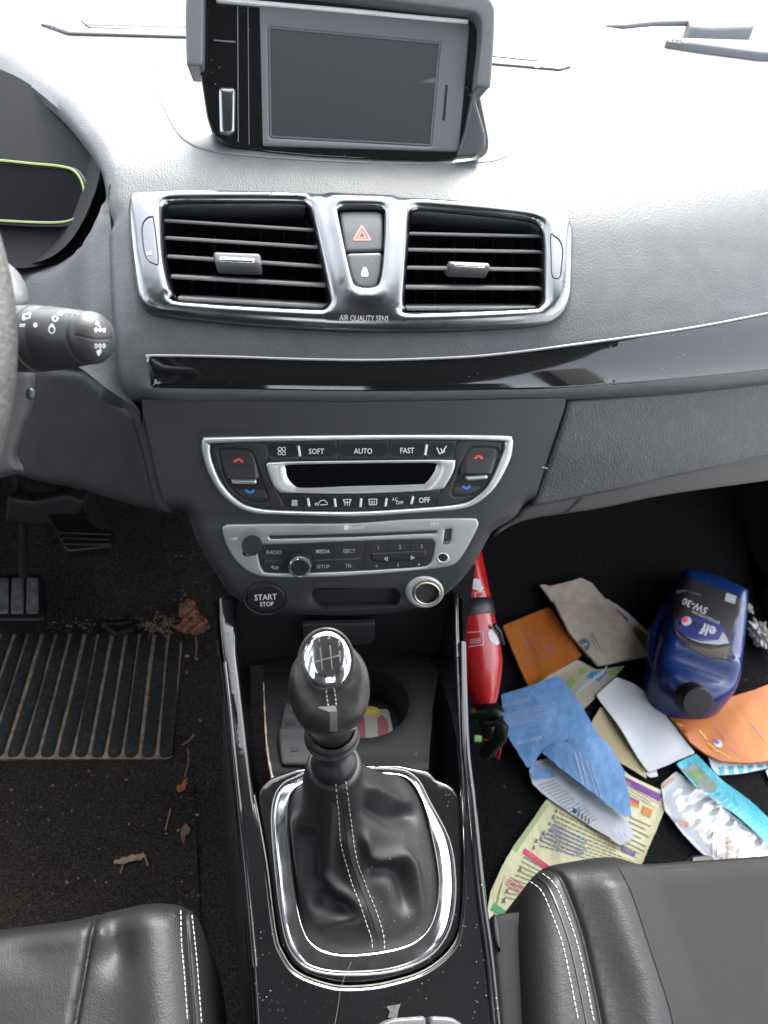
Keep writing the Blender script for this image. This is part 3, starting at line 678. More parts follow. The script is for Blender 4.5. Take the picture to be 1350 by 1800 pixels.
side_r = cr([(807, 776), (876, 777.5), (881, 781), (878, 799), (857, 846), (835, 869), (807, 882), (768, 887), (778, 858), (788, 851), (800, 826), (800, 808)], 4)
rl = cr([(384, 799), (387, 791), (396, 788), (434, 790), (445, 798), (452, 815), (462, 845), (472, 874), (468, 882), (450, 884), (430, 878), (410, 864), (396, 842)], 4)
rr_ = cr([(820, 793), (827, 787), (836, 785), (868, 786), (876, 792), (875, 806), (866, 832), (848, 857), (830, 870), (803, 874), (793, 868), (797, 850), (808, 820)], 4)
slab('side_plate', side_l, S_low, m_key, clm, holes=[rl], h=.0006, w=3, skirt=.003, step=10, bstep=5)
slab('side_plate', side_r, S_low, m_key, clm, holes=[rr_], h=.0006, w=3, skirt=.003, step=10, bstep=5)
def rock(pts, ylo, cyb):
    c = pts.mean(0); p = c+(pts-c)*.95
    return slab('rocker_switch', p, S_low, m_key, clm, h=.001, w=4, base=-.0004, skirt=.004, step=5, bstep=4, hf=lambda V, D: .0042*np.clip(1-((ylo-V[:, 1])/26), 0, 1)*(V[:, 1] < ylo)*np.clip(D/5, 0, 1)-.002*(V[:, 1] >= ylo)*np.clip(1-(V[:, 1]-ylo)/30, 0, 1), ang=50)
kl = rock(rl, 838, 0); kr = rock(rr_, 832, 0)
Skl, Skr = S_mesh([kl], S_low), S_mesh([kr], S_low)
pxpolys('up_arrow', pline([(411, 812), (419.5, 806.5), (427.5, 812)], 4.2), Skl, m_red, kl, off=.0003); pxpolys('down_arrow', pline([(431, 861), (439.5, 866.5), (447, 861.5)], 4.2), Skl, m_blue, kl, off=.0003)
pxpolys('up_arrow', pline([(834, 806), (841.5, 800.5), (848, 806)], 4.2), Skr, m_red, kr, off=.0003); pxpolys('down_arrow', pline([(813, 854), (819.5, 859.5), (826, 854)], 4.2), Skr, m_blue, kr, off=.0003)
slab('silver_bar', rc([(405, 840), (451, 841), (451.5, 850), (409, 849)], 4), S_off(S_low, .0012), m_silver, kl, h=.0018, w=4, skirt=.004, step=5, bstep=3)
slab('silver_bar', rc([(815.5, 835.5), (856, 832.5), (856, 841), (818, 844)], 4), S_off(S_low, .0012), m_silver, kr, h=.0018, w=4, skirt=.004, step=5, bstep=3)
d_out = cr([(468, 819), (471, 813.5), (480, 812), (560, 810.5), (640, 809.5), (720, 808.5), (793, 808), (799, 812), (797, 825.5), (784, 850), (773, 859), (731, 863), (620, 867), (507, 865.5), (489, 862), (478, 848)], 5)
d_in = cr([(505.5, 824), (510, 819.5), (570, 818), (640, 817), (700, 816.5), (759, 816.5), (763, 820), (760, 829), (747, 845.5), (731, 848.5), (620, 851.5), (535.5, 854.5), (518, 850), (508, 838)], 5)
slab('display_frame', d_out, S_low, m_silver, clm, holes=[d_in], base=.0012, h=.0016, w=4, skirt=.004, step=6, bstep=3, hf=lambda V, D: -.0030*np.clip(1-distp(V, d_in)/16, 0, 1)**1.3, ang=60)
slab('display_window', d_out*.97+d_out.mean(0)*.03, S_off(S_low, .0004), m_lcd, clm, step=20)
for a, b in (((524.5, 783), (527.5, 802)), ((750, 781), (747, 800)), ((541, 875.5), (543.5, 890)), ((588, 876), (590, 891)), ((634.8, 875.5), (633.3, 891)), ((679.5, 875.5), (677, 890)), ((726.3, 872), (722.5, 886))):
    slab('light_marker', rc(line(a, b, 4.2), 2), S_off(S_low, .0004), m_pill, clm, h=.0008, w=2, skirt=.002, step=5, bstep=3)
Sw = S_off(S_low, .0010)
text('lettering', [('SOFT', 556, 793, 9.5, 0, .85, .012), ('AUTO', 638, 792.5, 9.5, 0, .85, .012), ('FAST', 715, 791.5, 9.5, 0, .85, .012), ('OFF', 745.5, 878.5, 9.5, -3, .85, .012), ('AC', 694, 877, 6, 0, .9), ('OFF', 702, 883, 6, 0, .9)], Sw, m_white, clm, off=.0004)
fan = lambda cx, cy, r: sum([ringpoly(cx+math.cos(a)*r*.55, cy+math.sin(a)*r*.6, r*.42, r*.42, 1.3, 9) for a in (.8, 2.4, 3.9, 5.5)], [])
ic = fan(495.5, 792, 9)+fan(518, 883, 6.5)
ic += pline([(767, 786), (769, 790), (772, 797), (778, 793), (784, 783)], 2)+pline([(774, 787), (778, 796)], 2)+pline([(779, 789), (781, 794)], 2)
ic += ringpoly(557, 885, 4, 2.6, 1.1, 8)+pline([(561, 883), (563, 879), (570, 878), (575, 883), (575, 886), (563, 886.5)], 1.4)
ic += pline([(603, 877), (617, 876.5), (615, 882), (605, 882.5), (603, 877)], 1.4)+pline([(606, 879), (606, 888)], 1.2)+pline([(610, 879), (610, 888)], 1.2)+pline([(614, 879), (614, 888)], 1.2)
ic += pline([(648, 876.5), (662, 876), (661.5, 886), (649, 886.5), (648, 876.5)], 1.4)+pline([(652, 879), (652, 885)], 1.2)+pline([(655, 879), (655, 885)], 1.2)+pline([(658, 879), (658, 885)], 1.2)
pxpolys('key_symbols', ic, Sw, m_white, clm, off=.0004)

# ================================================================== radio
rad = thing('car_radio', 'silver faced car radio with disc slot, volume knob and black number keys', 'radio', (0, .42, .485))
r_out = cr([(391, 931), (395, 924.5), (410, 922), (500, 920.5), (620, 919.5), (709, 913), (780, 911), (831, 911), (839, 915), (839, 926), (820, 963), (804.5, 985.5), (787, 994.5), (731, 1002), (620, 1011), (530, 1014), (473, 1013), (440, 1005.5), (415.5, 985.5), (398, 957)], 4)
kp = cr([(452, 964), (455, 958), (464, 956.5), (540, 954), (620, 950.5), (744, 947), (760, 949.5), (763.5, 957), (759, 983), (751, 993), (731, 997), (620, 1004), (530, 1007.5), (473, 1007), (461, 1001), (455, 984)], 4)
slot = rc([(472, 941), (620, 937.5), (766, 932), (767, 936.5), (620, 943.5), (475, 947)], 3)
usb = rc([(781.5, 929.5), (793, 928.5), (791, 951), (779, 953)], 1.5)
fp_ = slab('front_plate', r_out, S_low, m_silver2, rad, holes=[kp, slot, usb], h=.0014, w=4, base=.0006, skirt=.004, step=10, bstep=4, ang=60)
slab('backing', r_out*.97+r_out.mean(0)*.03, S_off(S_low, -.004), m_void, rad, step=30)
S_r = S_off(S_low, .0019)
slab('keypad', kp, S_low, m_key, rad, base=-.0008, h=.0009, w=3, skirt=.003, step=12, bstep=5)
S_kp = S_off(S_low, .0002)
seams = pline([(527, 956), (527, 966)], 1.4)+pline([(585, 953), (586, 1004)], 1.4)+pline([(644, 951), (640, 1002)], 1.4)+pline([(684, 949), (679, 1000)], 1.2)+pline([(724, 948), (717, 998)], 1.2)
pxpolys('key_gaps', seams, S_kp, m_void, rad, off=.0005)
pxpolys('key_ridges', pline([(464, 986), (497, 984.5)], 2.6)+pline([(552, 984.5), (634, 981)], 2.6), S_kp, mat('key_ridge', (.07, .07, .072), .4), rad, off=.0006)
slab('rocker_key', rc([(652, 972), (747, 967), (750, 974), (744, 983), (660, 988), (652, 982)], 7), S_low, m_dark, rad, base=.0004, h=.0012, w=3, skirt=.002, step=8, bstep=4)
pxpolys('key_symbols', [[(674, 980), (678, 977), (678, 984)], [(679, 977), (681, 977), (681, 984), (679, 984)], [(724, 975), (728, 978.5), (724, 982)], [(721, 975), (723, 975), (723, 982), (721, 982)]], S_off(S_low, .0018), m_gprint, rad)
text('lettering', [('RADIO', 482, 970.5, 6.5, 0, .95), ('MEDIA', 567.5, 969, 6.5, 0, .9, .01), ('EJECT', 614, 968, 6.5, 0, .9), ('SETUP', 568, 995.5, 6, -1, .95), ('TEL', 613, 994, 5.5, -1, .95), ('1', 665, 962, 6.5), ('2', 703, 961, 6.5), ('3', 741, 960, 6.5), ('4', 661.5, 994.5, 5.5), ('5', 699.5, 993, 5.5), ('6', 736, 991.5, 5.5)], S_kp, m_gprint, rad, off=.0006)
pxpolys('key_symbols', pline([(478, 996), (489, 996), (489, 999), (480, 999)], 1.3)+[[(476, 996), (480, 993), (480, 999)]], S_kp, m_gprint, rad, off=.0006)
text('lettering', [('Bluetooth', 626, 925.5, 6, -1, .85), ('MP3', 763, 920, 6, -2, .9)], S_r, m_white, rad, off=.0004)
pxpolys('badge', [list(ell(608, 925.5, 4.2, 5, 14))], S_r, m_white, rad, off=.0004)
pxpolys('volume_wedge', [[(402, 946), (418, 942), (418, 947)]], S_r, m_white, rad, off=.0003)
n0 = nrm(S_low, [(444, 945)])[0]; p0 = S_low([(446, 958)])[0]
lathe('volume_knob', p0, n0*.8+np.array([0, -.0, .45]), [(.0048, -.004), (.0052, 0), (.0062, .006), (.0082, .015), (.0084, .017), (.0078, .0185), (0, .019)], m_dark, rad)
slab('power_button', ell(435.5, 970.5, 10.5, 7.5), S_off(S_low, .0012), m_dark, rad, h=.001, w=3, skirt=.002, step=5, bstep=3)
pxpolys('power_symbol', ringpoly(436, 971, 3.6, 3.3, 1.1, 12, -1.1, 4.2)+pline([(436, 965.5), (436, 970)], 1.1), S_off(S_low, .0022), m_gprint, rad)
n1 = nrm(S_low, [(527, 985)])[0]; p1 = S_low([(527, 988)])[0]
kb = lathe('selector_knob', p1, n1, [(.0102, 0), (.0104, .004), (.0096, .008), (.0094, .009)], m_dark, rad)
lathe('chrome_ring', p1+n1*.006, n1, [(.0098, 0), (.0098, .004), (.0090, .0058), (.0078, .0062), (.0072, .0060)], m_chrome, kb)
lathe('knob_face', p1+n1*.0115, n1, [(.0075, 0), (.007, .0005), (0, .0004)], m_void, kb)
slab('usb_port', usb*.86+usb.mean(0)*.14, S_off(S_low, -.003), m_chromed, rad, step=6)
pxpolys('usb_tongue', [[(784, 932), (788, 932), (786, 949), (782, 949)]], S_off(S_low, -.001), m_void, rad)
pxpolys('usb_lip', [[(779, 950), (790, 948), (790, 954), (777, 955.5)]], S_r, m_chrome, rad, off=.0003)
jk = slab('audio_socket', ell(777.5, 980, 11.5, 10), S_r, m_silver, rad, holes=[ell(777, 978, 7.5, 6.5, 20)], h=.001, w=2.5, skirt=.001, step=6, bstep=3)
slab('socket_hole', ell(777, 978, 7.5, 6.5, 20), S_off(S_low, .0028), m_void, jk, step=10)

# ================================================================== navigation display
nav = thing('navigation_display', 'hooded navigation screen standing up from the dash top, switched off', 'car screen', (0, .66, .73))
S_nav = S_pl((0, .645, .728), (0, -.088, .052))
face = np.array([(352, -25), (352, 130), (364, 210), (374, 238), (398, 256), (470, 268), (560, 276), (659, 281), (760, 284), (803, 282), (812, 262), (826, 170), (838, 60), (846, 20)])
face = rc(face, 12)
slab('face', face, S_nav, m_gloss, nav, h=.001, w=5, skirt=.02, step=25)
bzl = rc([(456, 6), (826, 42), (806, 268), (462, 258)], 6)
scr = rc([(473, 50), (772, 78), (756, 256), (476, 241)], 3)
m_navb = mat('screen_frame_plastic', (.12, .124, .13), .42)
bz_ = slab('screen_frame', bzl, S_off(S_nav, .001), m_navb, nav, holes=[scr], h=.0016, w=5, skirt=.002, step=14, bstep=6, hf=lambda V, D: -.0012*np.clip(1-distp(V, scr)/8, 0, 1))
slab('screen', scr, S_off(S_nav, .0014), m_screen, nav, step=40)
tube('screen_edge', [tuple(v) for v in S_off(S_nav, .0016)(scr)], .0007, m_slat, nav, closed=True, n=6)
slab('card_slot', rc([(782, 150), (786, 151), (781, 214), (776, 213)], 2), S_off(S_nav, .0028), m_void, nav, step=8)
slab('reflection_patch', rc([(384, 155), (415, 156), (414, 236), (402, 243), (386, 238)], 7), S_off(S_nav, .0016), m_bez, nav, h=.004, w=9, skirt=.002, step=6)  # bright raised patch added for a reflection on the gloss face
pxpolys('panel_joint', pline([(376, 72), (414, 75)], 3)+pline([(418, 12), (419, 250)], 2)+pline([(436, 10), (438, 255)], 1.5), S_off(S_nav, .0012), m_navb, nav)
ho = rc([(332, 128), (330, 40), (334, -30), (342, -48), (360, -52), (600, -30), (830, 3), (850, 10), (860, 28), (859, 80), (853, 166), (829, 163), (838, 80), (838, 52), (830, 38), (815, 34), (600, 8), (380, -16), (366, -14), (362, 0), (360, 128)], 7)
S_hood = S_off(S_nav, .016)
slab('hood', ho, S_hood, m_navb, nav, h=.002, w=5, skirt=.040, step=12, bstep=6)
hin = np.array([(366, -8), (380, -9), (600, 14), (815, 40), (832, 52)])
slab('top_edge_highlight', rc([(380, -2), (600, 17), (822, 38), (821, 45), (600, 25), (380, 6)], 3), S_off(S_nav, .004), m_white, nav, h=.0015, w=3.5, skirt=.003, step=10)  # white strip painted in as the bright highlight under the hood
# sloping cheek at the right of the screen
slab('cheek', rc([(828, 165), (850, 240), (850, 262), (836, 275), (800, 279), (815, 230)], 6), S_off(S_nav, .006), m_sur, nav, h=.002, w=6, skirt=.012, step=10)

# ================================================================== steering wheel, column, wiper stalk
def at(px, py, d): return CAM+rays([(px, py)])[0]*d
wh = thing('steering_wheel', 'worn grey leather steering wheel rim cut off by the photo edge', 'steering wheel', tuple(at(-780, 713, .30)))
rp = at(-48, 713, .300); wc = rp-RT*.185
wn = (-FW*.93+UP*.30-RT*.02); wn /= np.linalg.norm(wn)
e1 = RT-wn*(RT@wn); e1 /= np.linalg.norm(e1); e2 = np.cross(wn, e1)
tube('rim', [wc+.186*(e1*math.cos(a)+e2*math.sin(a)) for a in np.linspace(0, 2*math.pi, 120, endpoint=False)], .0155, m_wheel, wh, closed=True, n=16, sq=.9)
lathe('hub', wc-wn*.03, wn, [(.085, 0), (.085, .02), (.07, .035), (0, .04)], m_hard, wh)
for a in (math.pi*.02, math.pi*.98, math.pi*1.5):
    d = e1*math.cos(a)+e2*math.sin(a); tube('spoke', [wc+d*.07-wn*.01, wc+d*.13-wn*.008, wc+d*.18], [.02, .016, .012], m_hard, wh, sq=.4)
colm = thing('steering_column', 'grey plastic steering column shroud behind the wheel', 'steering column', tuple(at(-100, 600, .45)))
S_c1 = S_3((0, 480, .43), (55, 520, .44), (0, 600, .405))
slab('upper_shroud', cr([(-260, 380), (-100, 400), (0, 446), (20, 458), (40, 477), (54, 503), (58, 530), (50, 548), (20, 552), (0, 545), (-100, 540), (-260, 540)], 4), S_c1, m_sur, colm, h=.012, w=26, skirt=.06, step=14, base=-.008)
slab('lower_shroud', cr([(-260, 560), (0, 600), (40, 630), (64, 652), (66, 690), (58, 730), (46, 758), (34, 800), (24, 840), (-260, 860)], 4), S_3((0, 640, .44), (60, 660, .455), (0, 800, .455)), m_hard, colm, h=.014, w=26, skirt=.05, step=14, base=-.008)
slab('screw_cover', ell(48, 689, 7, 10), S_off(S_3((0, 640, .44), (60, 660, .455), (0, 800, .455)), .006), m_sur, colm, h=.002, w=5, skirt=.004, step=5, bstep=3)
m_stk = mat('stalk_plastic', (.036, .036, .038), .42, bump=[('n', 1600, .15, .0003)])
stk = thing('wiper_stalk', 'black wiper stalk with white rain symbols and split end button', 'wiper stalk', tuple(at(20, 600, .43)))
A = at(-60, 598, .44); B = at(168, 594, .405); ax = (B-A); L = np.linalg.norm(ax); ax /= L
k_ = .405/FP
sh = lathe('barrel', A, ax, [(0.0, 0), (54*k_, 0), (57*k_, L*.25), (60*k_, L*.43), (60*k_, L*.58), (57*k_, L*.585), (57*k_, L*.60), (59*k_, L*.605), (57*k_, L*.66), (56.5*k_, L*.665), (56.5*k_, L*.68), (57*k_, L*.685), (50*k_, L*.86), (47*k_, L*.93), (43*k_, L*.94)], m_stk, stk, n=48, ang=30)
capx = [(44*k_, L*.93), (46*k_, L*.945), (46*k_, L*.975), (44*k_, L*1.0), (38*k_, L*1.035), (26*k_, L*1.06), (12*k_, L*1.07), (0, L*1.072)]
ca = lathe('end_button', A, ax, capx, m_stk, stk, n=48, ang=30)
S_stk = S_mesh([sh, ca], S_pl(B, -FW))
pxpolys('button_split', pline([(133, 587), (150, 592), (170, 595), (190, 594), (196, 591)], 4.5), S_stk, m_void, ca, off=.0003)
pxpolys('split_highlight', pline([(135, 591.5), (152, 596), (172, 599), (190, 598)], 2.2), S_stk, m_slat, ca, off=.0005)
sy = pline([(41, 562), (42, 554), (54, 551), (53, 559), (41, 562)], 1.6)+pline([(44, 558), (43, 564)], 1.6)+pline([(35, 571), (45, 571)], 1.3)+pline([(35, 574), (45, 574)], 1.3)
sy += [list(ell(63, 572, 3.5, 4, 12))]
sy += ringpoly(92, 580, 6, 7, 1.8, 14)+pline([(87, 576), (92, 570), (96, 574)], 1.6)
sy += ringpoly(98, 561, 5, 5, 1.6, 12)+pline([(92, 560), (97, 556)], 1.6)+ringpoly(107, 552, 4.5, 3.5, 1.5, 12)+pline([(117, 546), (125, 548)], 1.5)+pline([(117, 549), (125, 551)], 1.5)+pline([(131, 549), (139, 553)], 2)
pxpolys('rain_symbols', sy, S_stk, m_white, sh, off=.0004)
s2 = ringpoly(168, 580, 2.6, 4, 1.4, 9)+ringpoly(175, 580, 2.6, 4, 1.4, 9)+ringpoly(182, 581, 2.6, 4, 1.4, 9)+ringpoly(168, 608, 2.6, 4.2, 1.4, 9)+ringpoly(175, 608, 2.6, 4.2, 1.4, 9)+ringpoly(182, 607.5, 2.6, 4.2, 1.4, 9)
s2 += [[(167, 570), (171, 564), (174, 569), (176, 576), (173, 574)], [(169, 616), (177, 613), (178, 618), (173, 626), (170, 621)]]
pxpolys('rain_symbols', s2, S_stk, m_white, ca, off=.0004)

# ================================================================== centre console
con = thing('centre_console', 'gloss black centre console between the two seats, dusty, with chrome framed lever opening', 'centre console', (0, .25, 0))
S_c = lambda z: S_pl((0, .21, z), (0, -.17, 1))
S_rail = S_c(.384)
ringo = cr([(520, 1368), (540, 1359), (580, 1355), (648, 1352), (700, 1354), (722, 1362), (738, 1378), (754, 1410), (787, 1474), (798, 1533), (797, 1594), (783, 1643), (750, 1682), (689, 1706), (607, 1712), (545, 1702), (512, 1670), (496, 1615), (484, 1515), (479, 1440), (485, 1400), (500, 1378)], 4)
ringi = cr([(530, 1378), (560, 1366), (600, 1361), (648, 1360), (700, 1362), (722, 1372), (738, 1398), (748, 1425), (765, 1500), (771, 1553), (765, 1602), (746, 1640), (707, 1664), (627, 1677), (574, 1672), (541, 1648), (524, 1594), (512, 1504), (506, 1430), (512, 1395)], 4)
groove = cr([(446, 1398), (467, 1512), (483, 1635), (496, 1676), (524, 1711), (586, 1733), (640, 1734), (689, 1726), (750, 1705), (796, 1665), (812, 1615), (817, 1512), (811, 1389)], 5, False)
S_ins = S_c(.358)
# main deck (outer), running the full length; the inset panel, tray and lever opening sit in it
deck = cr([(404, 1040), (404, 1144), (426, 1270), (446, 1398), (458, 1470), (467, 1540), (470, 1640), (468, 1720), (462, 1860)], 4, False)
dl = np.concatenate([cr([(380, 1030), (385, 1100), (397, 1200), (409, 1310), (419, 1400), (428, 1500), (437, 1620), (444, 1720), (452, 1860)], 4, False), np.array([(890, 1860)]), cr([(884, 1860), (868, 1770), (853, 1650), (841, 1540), (829, 1420), (821, 1300), (812, 1180), (808, 1040)], 4, False)])
hole_in = np.concatenate([groove, np.array([(804, 1250), (798, 1120), (794, 1036), (416, 1036), (418, 1150), (432, 1270)])])
S_deck = S_c(.378)
def deck_hf(V, D):
    o = -.003*np.clip(1-distp(V, hole_in)/6, 0, 1)**2
    return o
dk = slab('deck', dl, S_deck, m_gloss2, con, holes=[hole_in], h=.006, hole_h=-.0001, w=8, base=-.006, skirt=.03, skirt_dir=(0, 0, -1), step=12, bstep=6, hf=deck_hf, ang=60)
# side walls down to the floor
def wall3(name, pxs, S, dx, z1, m, y=None):
    X = S(np.array(pxs, float)); Y = X.copy(); Y[:, 2] = z1; Y[:, 0] += dx
    Mi = X*.5+Y*.5; Mi[:, 0] -= dx*.15
    return loftwall(name, [list(map(tuple, X)), list(map(tuple, Mi)), list(map(tuple, Y))], m, con)
m_side = mat('console_side_plastic', (.034, .030, .029), .6, bump=[('n', 900, .25, .0005)], var=((.05, .043, .04), 30, .4, .7))
lw = [(378, 1032), (386, 1140), (398, 1240), (408, 1330), (418, 1420), (427, 1520), (436, 1640), (444, 1740), (452, 1860)]
wall3('side_wall', lw, S_c(.366), -.022, .0, m_side)
rw = [(811, 1032), (815, 1150), (823, 1280), (832, 1400), (844, 1530), (857, 1650), (872, 1770), (885, 1860)]
wall3('side_wall', rw, S_c(.366), .012, .0, m_dark)
loftwall('side_rail', [list(map(tuple, S_c(.372)(np.array(lw)+np.array([-2, 0])))), list(map(tuple, S_c(.368)(np.array(lw)+np.array([-5, 0]))))], m_gloss, con)
tube('rail_bead', [tuple(v) for v in S_c(.377)(cr([(396, 1165), (407, 1270), (419, 1400), (433, 1533), (448, 1700)], 6, False))], .0022, m_gloss, con)
tube('rail_bead', [tuple(v) for v in S_c(.379)(cr([(813, 1130), (818, 1306), (829, 1409), (846, 1574), (860, 1676), (873, 1800)], 6, False))], .0035, m_gloss, con)
# inner walls of the well
hi = list(map(tuple, S_c(.376)(hole_in))); hi.append(hi[0]); lo_ = S_c(.376)(hole_in); c_ = lo_.mean(0); lo_ = lo_*1.0; lo_[:, 2] = .300; lo_[:, 0] = c_[0]+(lo_[:, 0]-c_[0])*.93; lo_ = list(map(tuple, lo_)); lo_.append(lo_[0])
loftwall('well_wall', [hi, lo_], m_gloss, con)
# inset gloss panel round the lever
tray_line = [(476, 1368), (520, 1352), (600, 1345), (700, 1345), (755, 1356)]
ins = np.concatenate([np.array(tray_line), cr([(765, 1370), (806, 1400), (812, 1512), (807, 1615), (792, 1660), (748, 1700), (689, 1720), (640, 1728), (586, 1727), (528, 1706), (501, 1672), (488, 1633), (472, 1512), (455, 1410), (458, 1385)], 4, False)])
ip = slab('inset_panel', ins, S_c(.366), m_gloss2, con, holes=[ringo*.985+ringo.mean(0)*.015], h=.002, w=6, base=0, skirt=.03, skirt_dir=(0, 0, -1), step=14, bstep=6)
dust_ = mat('grey_dust_line', (.16, .155, .14), .9, var=((.12, .115, .105), 200, .4, .6))
tube('groove_dust', [tuple(v) for v in S_c(.3705)(groove)], .0009, dust_, con, n=6)
def ang_resample(loop, cx, cy, n=180):
    a = np.arctan2(loop[:, 1]-cy, loop[:, 0]-cx); r = np.hypot(loop[:, 0]-cx, loop[:, 1]-cy); o = np.argsort(a); a, r = a[o], r[o]
    T = np.linspace(-math.pi, math.pi, n, endpoint=False); r = np.interp(T, np.concatenate([a-2*math.pi, a, a+2*math.pi]), np.tile(r, 3))
    k = np.array([1, 2, 3, 2, 1])/9.; r = sum(k[q+2]*np.roll(r, q) for q in range(-2, 3)); return np.stack([cx+r*np.cos(T), cy+r*np.sin(T)], -1)
ro_, ri_ = ang_resample(resamp(ringo, 2), 640, 1530), ang_resample(resamp(ringi, 2), 640, 1530)
rr_rows = []
for u, dz in ((0, -.006), (0, .0006), (.03, .0018), (.10, .0027), (.25, .0034), (.45, .0040), (.65, .0046), (.85, .0052), (.95, .0052), (1, .0044), (1.0, -.004)):
    q = S_c(.366+dz)(ro_*(1-u)+ri_*u); rr_rows.append(list(map(tuple, q))+[tuple(q[0])])
rg = loftwall('chrome_surround', rr_rows, m_chromed, con); rg.data.set_sharp_from_angle(angle=math.radians(75))
tube('surround_bead', [tuple(v) for v in S_c(.3675)(ringo+(ringo-ringo.mean(0))*.012)],   .0007, m_slat, con, closed=True, n=6)
# tray with cup holder
S_tr = S_z(.338)
cupe = ell(640, 1240, 79, 60, 40)
tray = np.concatenate([cr([(463, 1164), (560, 1150), (648, 1146), (713, 1144), (745, 1156), (772, 1176)], 4, False), np.array([(760, 1250), (752, 1362), (700, 1348), (600, 1350), (520, 1358), (478, 1380), (470, 1300), (464, 1200)])])
cslot = cr([(497, 1240), (545, 1236), (552, 1290), (548, 1350), (493, 1350), (489, 1300)], 3)
m_tray = mat('tray_plastic', (.011, .011, .0115), .6, spec=.18, bump=[('n', 1500, .2, .0004)], specks=((.4, .36, .3), 300, .07, .55))
slab('tray', tray, S_tr, m_tray, con, holes=[cupe], step=12, hf=lambda V, D: .003*np.clip(1-distp(V, cupe)/10, 0, 1)+.004*np.exp(-((V[:, 1]-1350)/14)**2))
cu = S_z(.340)(cupe); ctr = cu.mean(0); cb = cu.copy(); cb[:, 2] = .300; cb[:, :2] = ctr[:2]+(cb[:, :2]-ctr[:2])*.88
loftwall('cup_holder', [list(map(tuple, cu))+[tuple(cu[0])], list(map(tuple, cb))+[tuple(cb[0])]], m_tray, con)
quads('cup_floor', [[tuple(v) for v in cb]], m_tray, con)
slab('coin_holder', rc([(499, 1237), (548, 1240), (552, 1295), (548, 1349), (494, 1348), (488, 1296)], 7), S_z(.342), m_sur if False else mat('grey_insert', (.034, .034, .037), .6, spec=.25, bump=[('n', 700, .4, .001)]), con, h=.004, w=5, skirt=.01, step=6, hf=lambda V, D: -.004*np.exp(-((V[:, 1]-(1276-(V[:, 0]-500)*.12))/4)**2)+.002*np.exp(-((V[:, 1]-1290)/9)**2))
pxpolys('slot_mark', pline([(510, 1252), (526, 1252)], 3)+[[(511, 1312), (524, 1312), (524, 1320), (511, 1320)]], S_z(.3465), m_void, con)
tube('crack_dust', [tuple(v) for v in S_z(.344)(cr([(463, 1200), (465, 1245), (468, 1300), (473, 1340), (480, 1372)], 5, False))], [.0005+.0003*math.sin(i*1.7)+.00004*i for i in range(21)], m_dirt, con, n=6)
# front wall below the stack with small blanking plate, and pocket floor
loftwall('pocket_back', [[(-.12, .430, .44), (.12, .430, .44)], [(-.12, .405, .33), (.12, .405, .33)]], m_dark, con)
slab('blanking_plate', rc([(532, 1097), (660, 1095), (657, 1128), (640, 1132), (536, 1134)], 5), S_y(.405), m_hard, con, h=.001, w=3, skirt=.004, step=12)
quads('pocket_floor', [[(-.11, .44, .336), (.11, .44, .336), (.11, .412, .336), (-.11, .412, .336)]], m_dark, con)
# rear switches at the very bottom of the photo
bt = slab('rear_switch', rc([(668, 1798), (690, 1790), (748, 1786), (752, 1870), (660, 1870)], 8), S_c(.392), m_sur, con, h=.003, w=6, skirt=.012, step=10)
slab('rear_switch', rc([(754, 1786), (795, 1788), (820, 1806), (830, 1870), (756, 1870)], 10), S_c(.392), m_sur, con, h=.003, w=6, skirt=.012, step=10)
pxpolys('scuff_mark', [[(679, 1769), (704, 1765), (700, 1777), (698, 1790), (682, 1789), (685, 1778)]], S_c(.3795), mat('grey_scuff', (.06, .058, .055), .7, var=((.03, .03, .03), 400, .45, .6)), con)
rear_deck = None
S_dk = S_mesh([dk, ip], S_deck)
hair = tube('hair', [tuple(v) for v in S_off(S_c(.380), .0)(cr([(618, 1690), (604, 1722), (598, 1745), (594, 1770), (589, 1800)], 5, False))], .00013, dust_, None, n=4)
tag(hair, 'single pale hair lying on the gloss black console below the chrome frame', 'hair')
# sticker card in the cup holder
card = thing('plastic_card', 'red and white card with yellow spot lying in the cup holder', 'card', tuple(S_z(.29)([(665, 1270)])[0]))
S_card = S_3((640, 1270, .535), (690, 1275, .530), (665, 1300, .515))
S_card = S_z(.302)
cdo = rc([(630, 1248), (683, 1246), (692, 1290), (672, 1301), (628, 1298)], 6)
slab('card_sheet', cdo, S_card, mat('card_white', (.30, .28, .25), .5), card, skirt=.001, step=15)
pxpolys('red_band', [[(629, 1262), (641, 1263), (643, 1299), (629, 1297)], [(663, 1262), (672, 1257), (681, 1266), (683, 1284), (677, 1296), (665, 1299)]], S_card, mat('card_red', (.25, .03, .05), .5), card)
pxpolys('yellow_spot', [list(ell(650, 1250, 17, 8, 20))], S_card, mat('card_yellow', (.55, .44, .05), .5), card, off=.0006)

# ================================================================== gear lever
gl_ = thing('gear_lever', 'gear lever with chrome capped worn leather knob and stitched leather boot', 'gear lever', (0, .21, .36))
top3 = np.array([-.0235, .2395, .452]); NB = 96; NT = 44
rin = S_c(.3655)(resamp(ringi, 2)); cen = rin.mean(0)
ang_ = np.arctan2(rin[:, 1]-cen[1], rin[:, 0]-cen[0]); rad_ = np.hypot(rin[:, 0]-cen[0], rin[:, 1]-cen[1]); od = np.argsort(ang_); ang_, rad_ = ang_[od], rad_[od]
TH = np.linspace(-math.pi, math.pi, NB, endpoint=False)
ztab = rin[:, 2][od]
Z0r = np.interp(TH, np.concatenate([ang_-2*math.pi, ang_, ang_+2*math.pi]), np.tile(ztab, 3))
R0 = np.interp(TH, np.concatenate([ang_-2*math.pi, ang_, ang_+2*math.pi]), np.tile(rad_, 3))
def ridge(P, c, wd): return np.exp(-(distp(P, np.array(c, float), False)/wd)**2)
NX = 4; G = np.zeros((NT+NX, NB, 3))
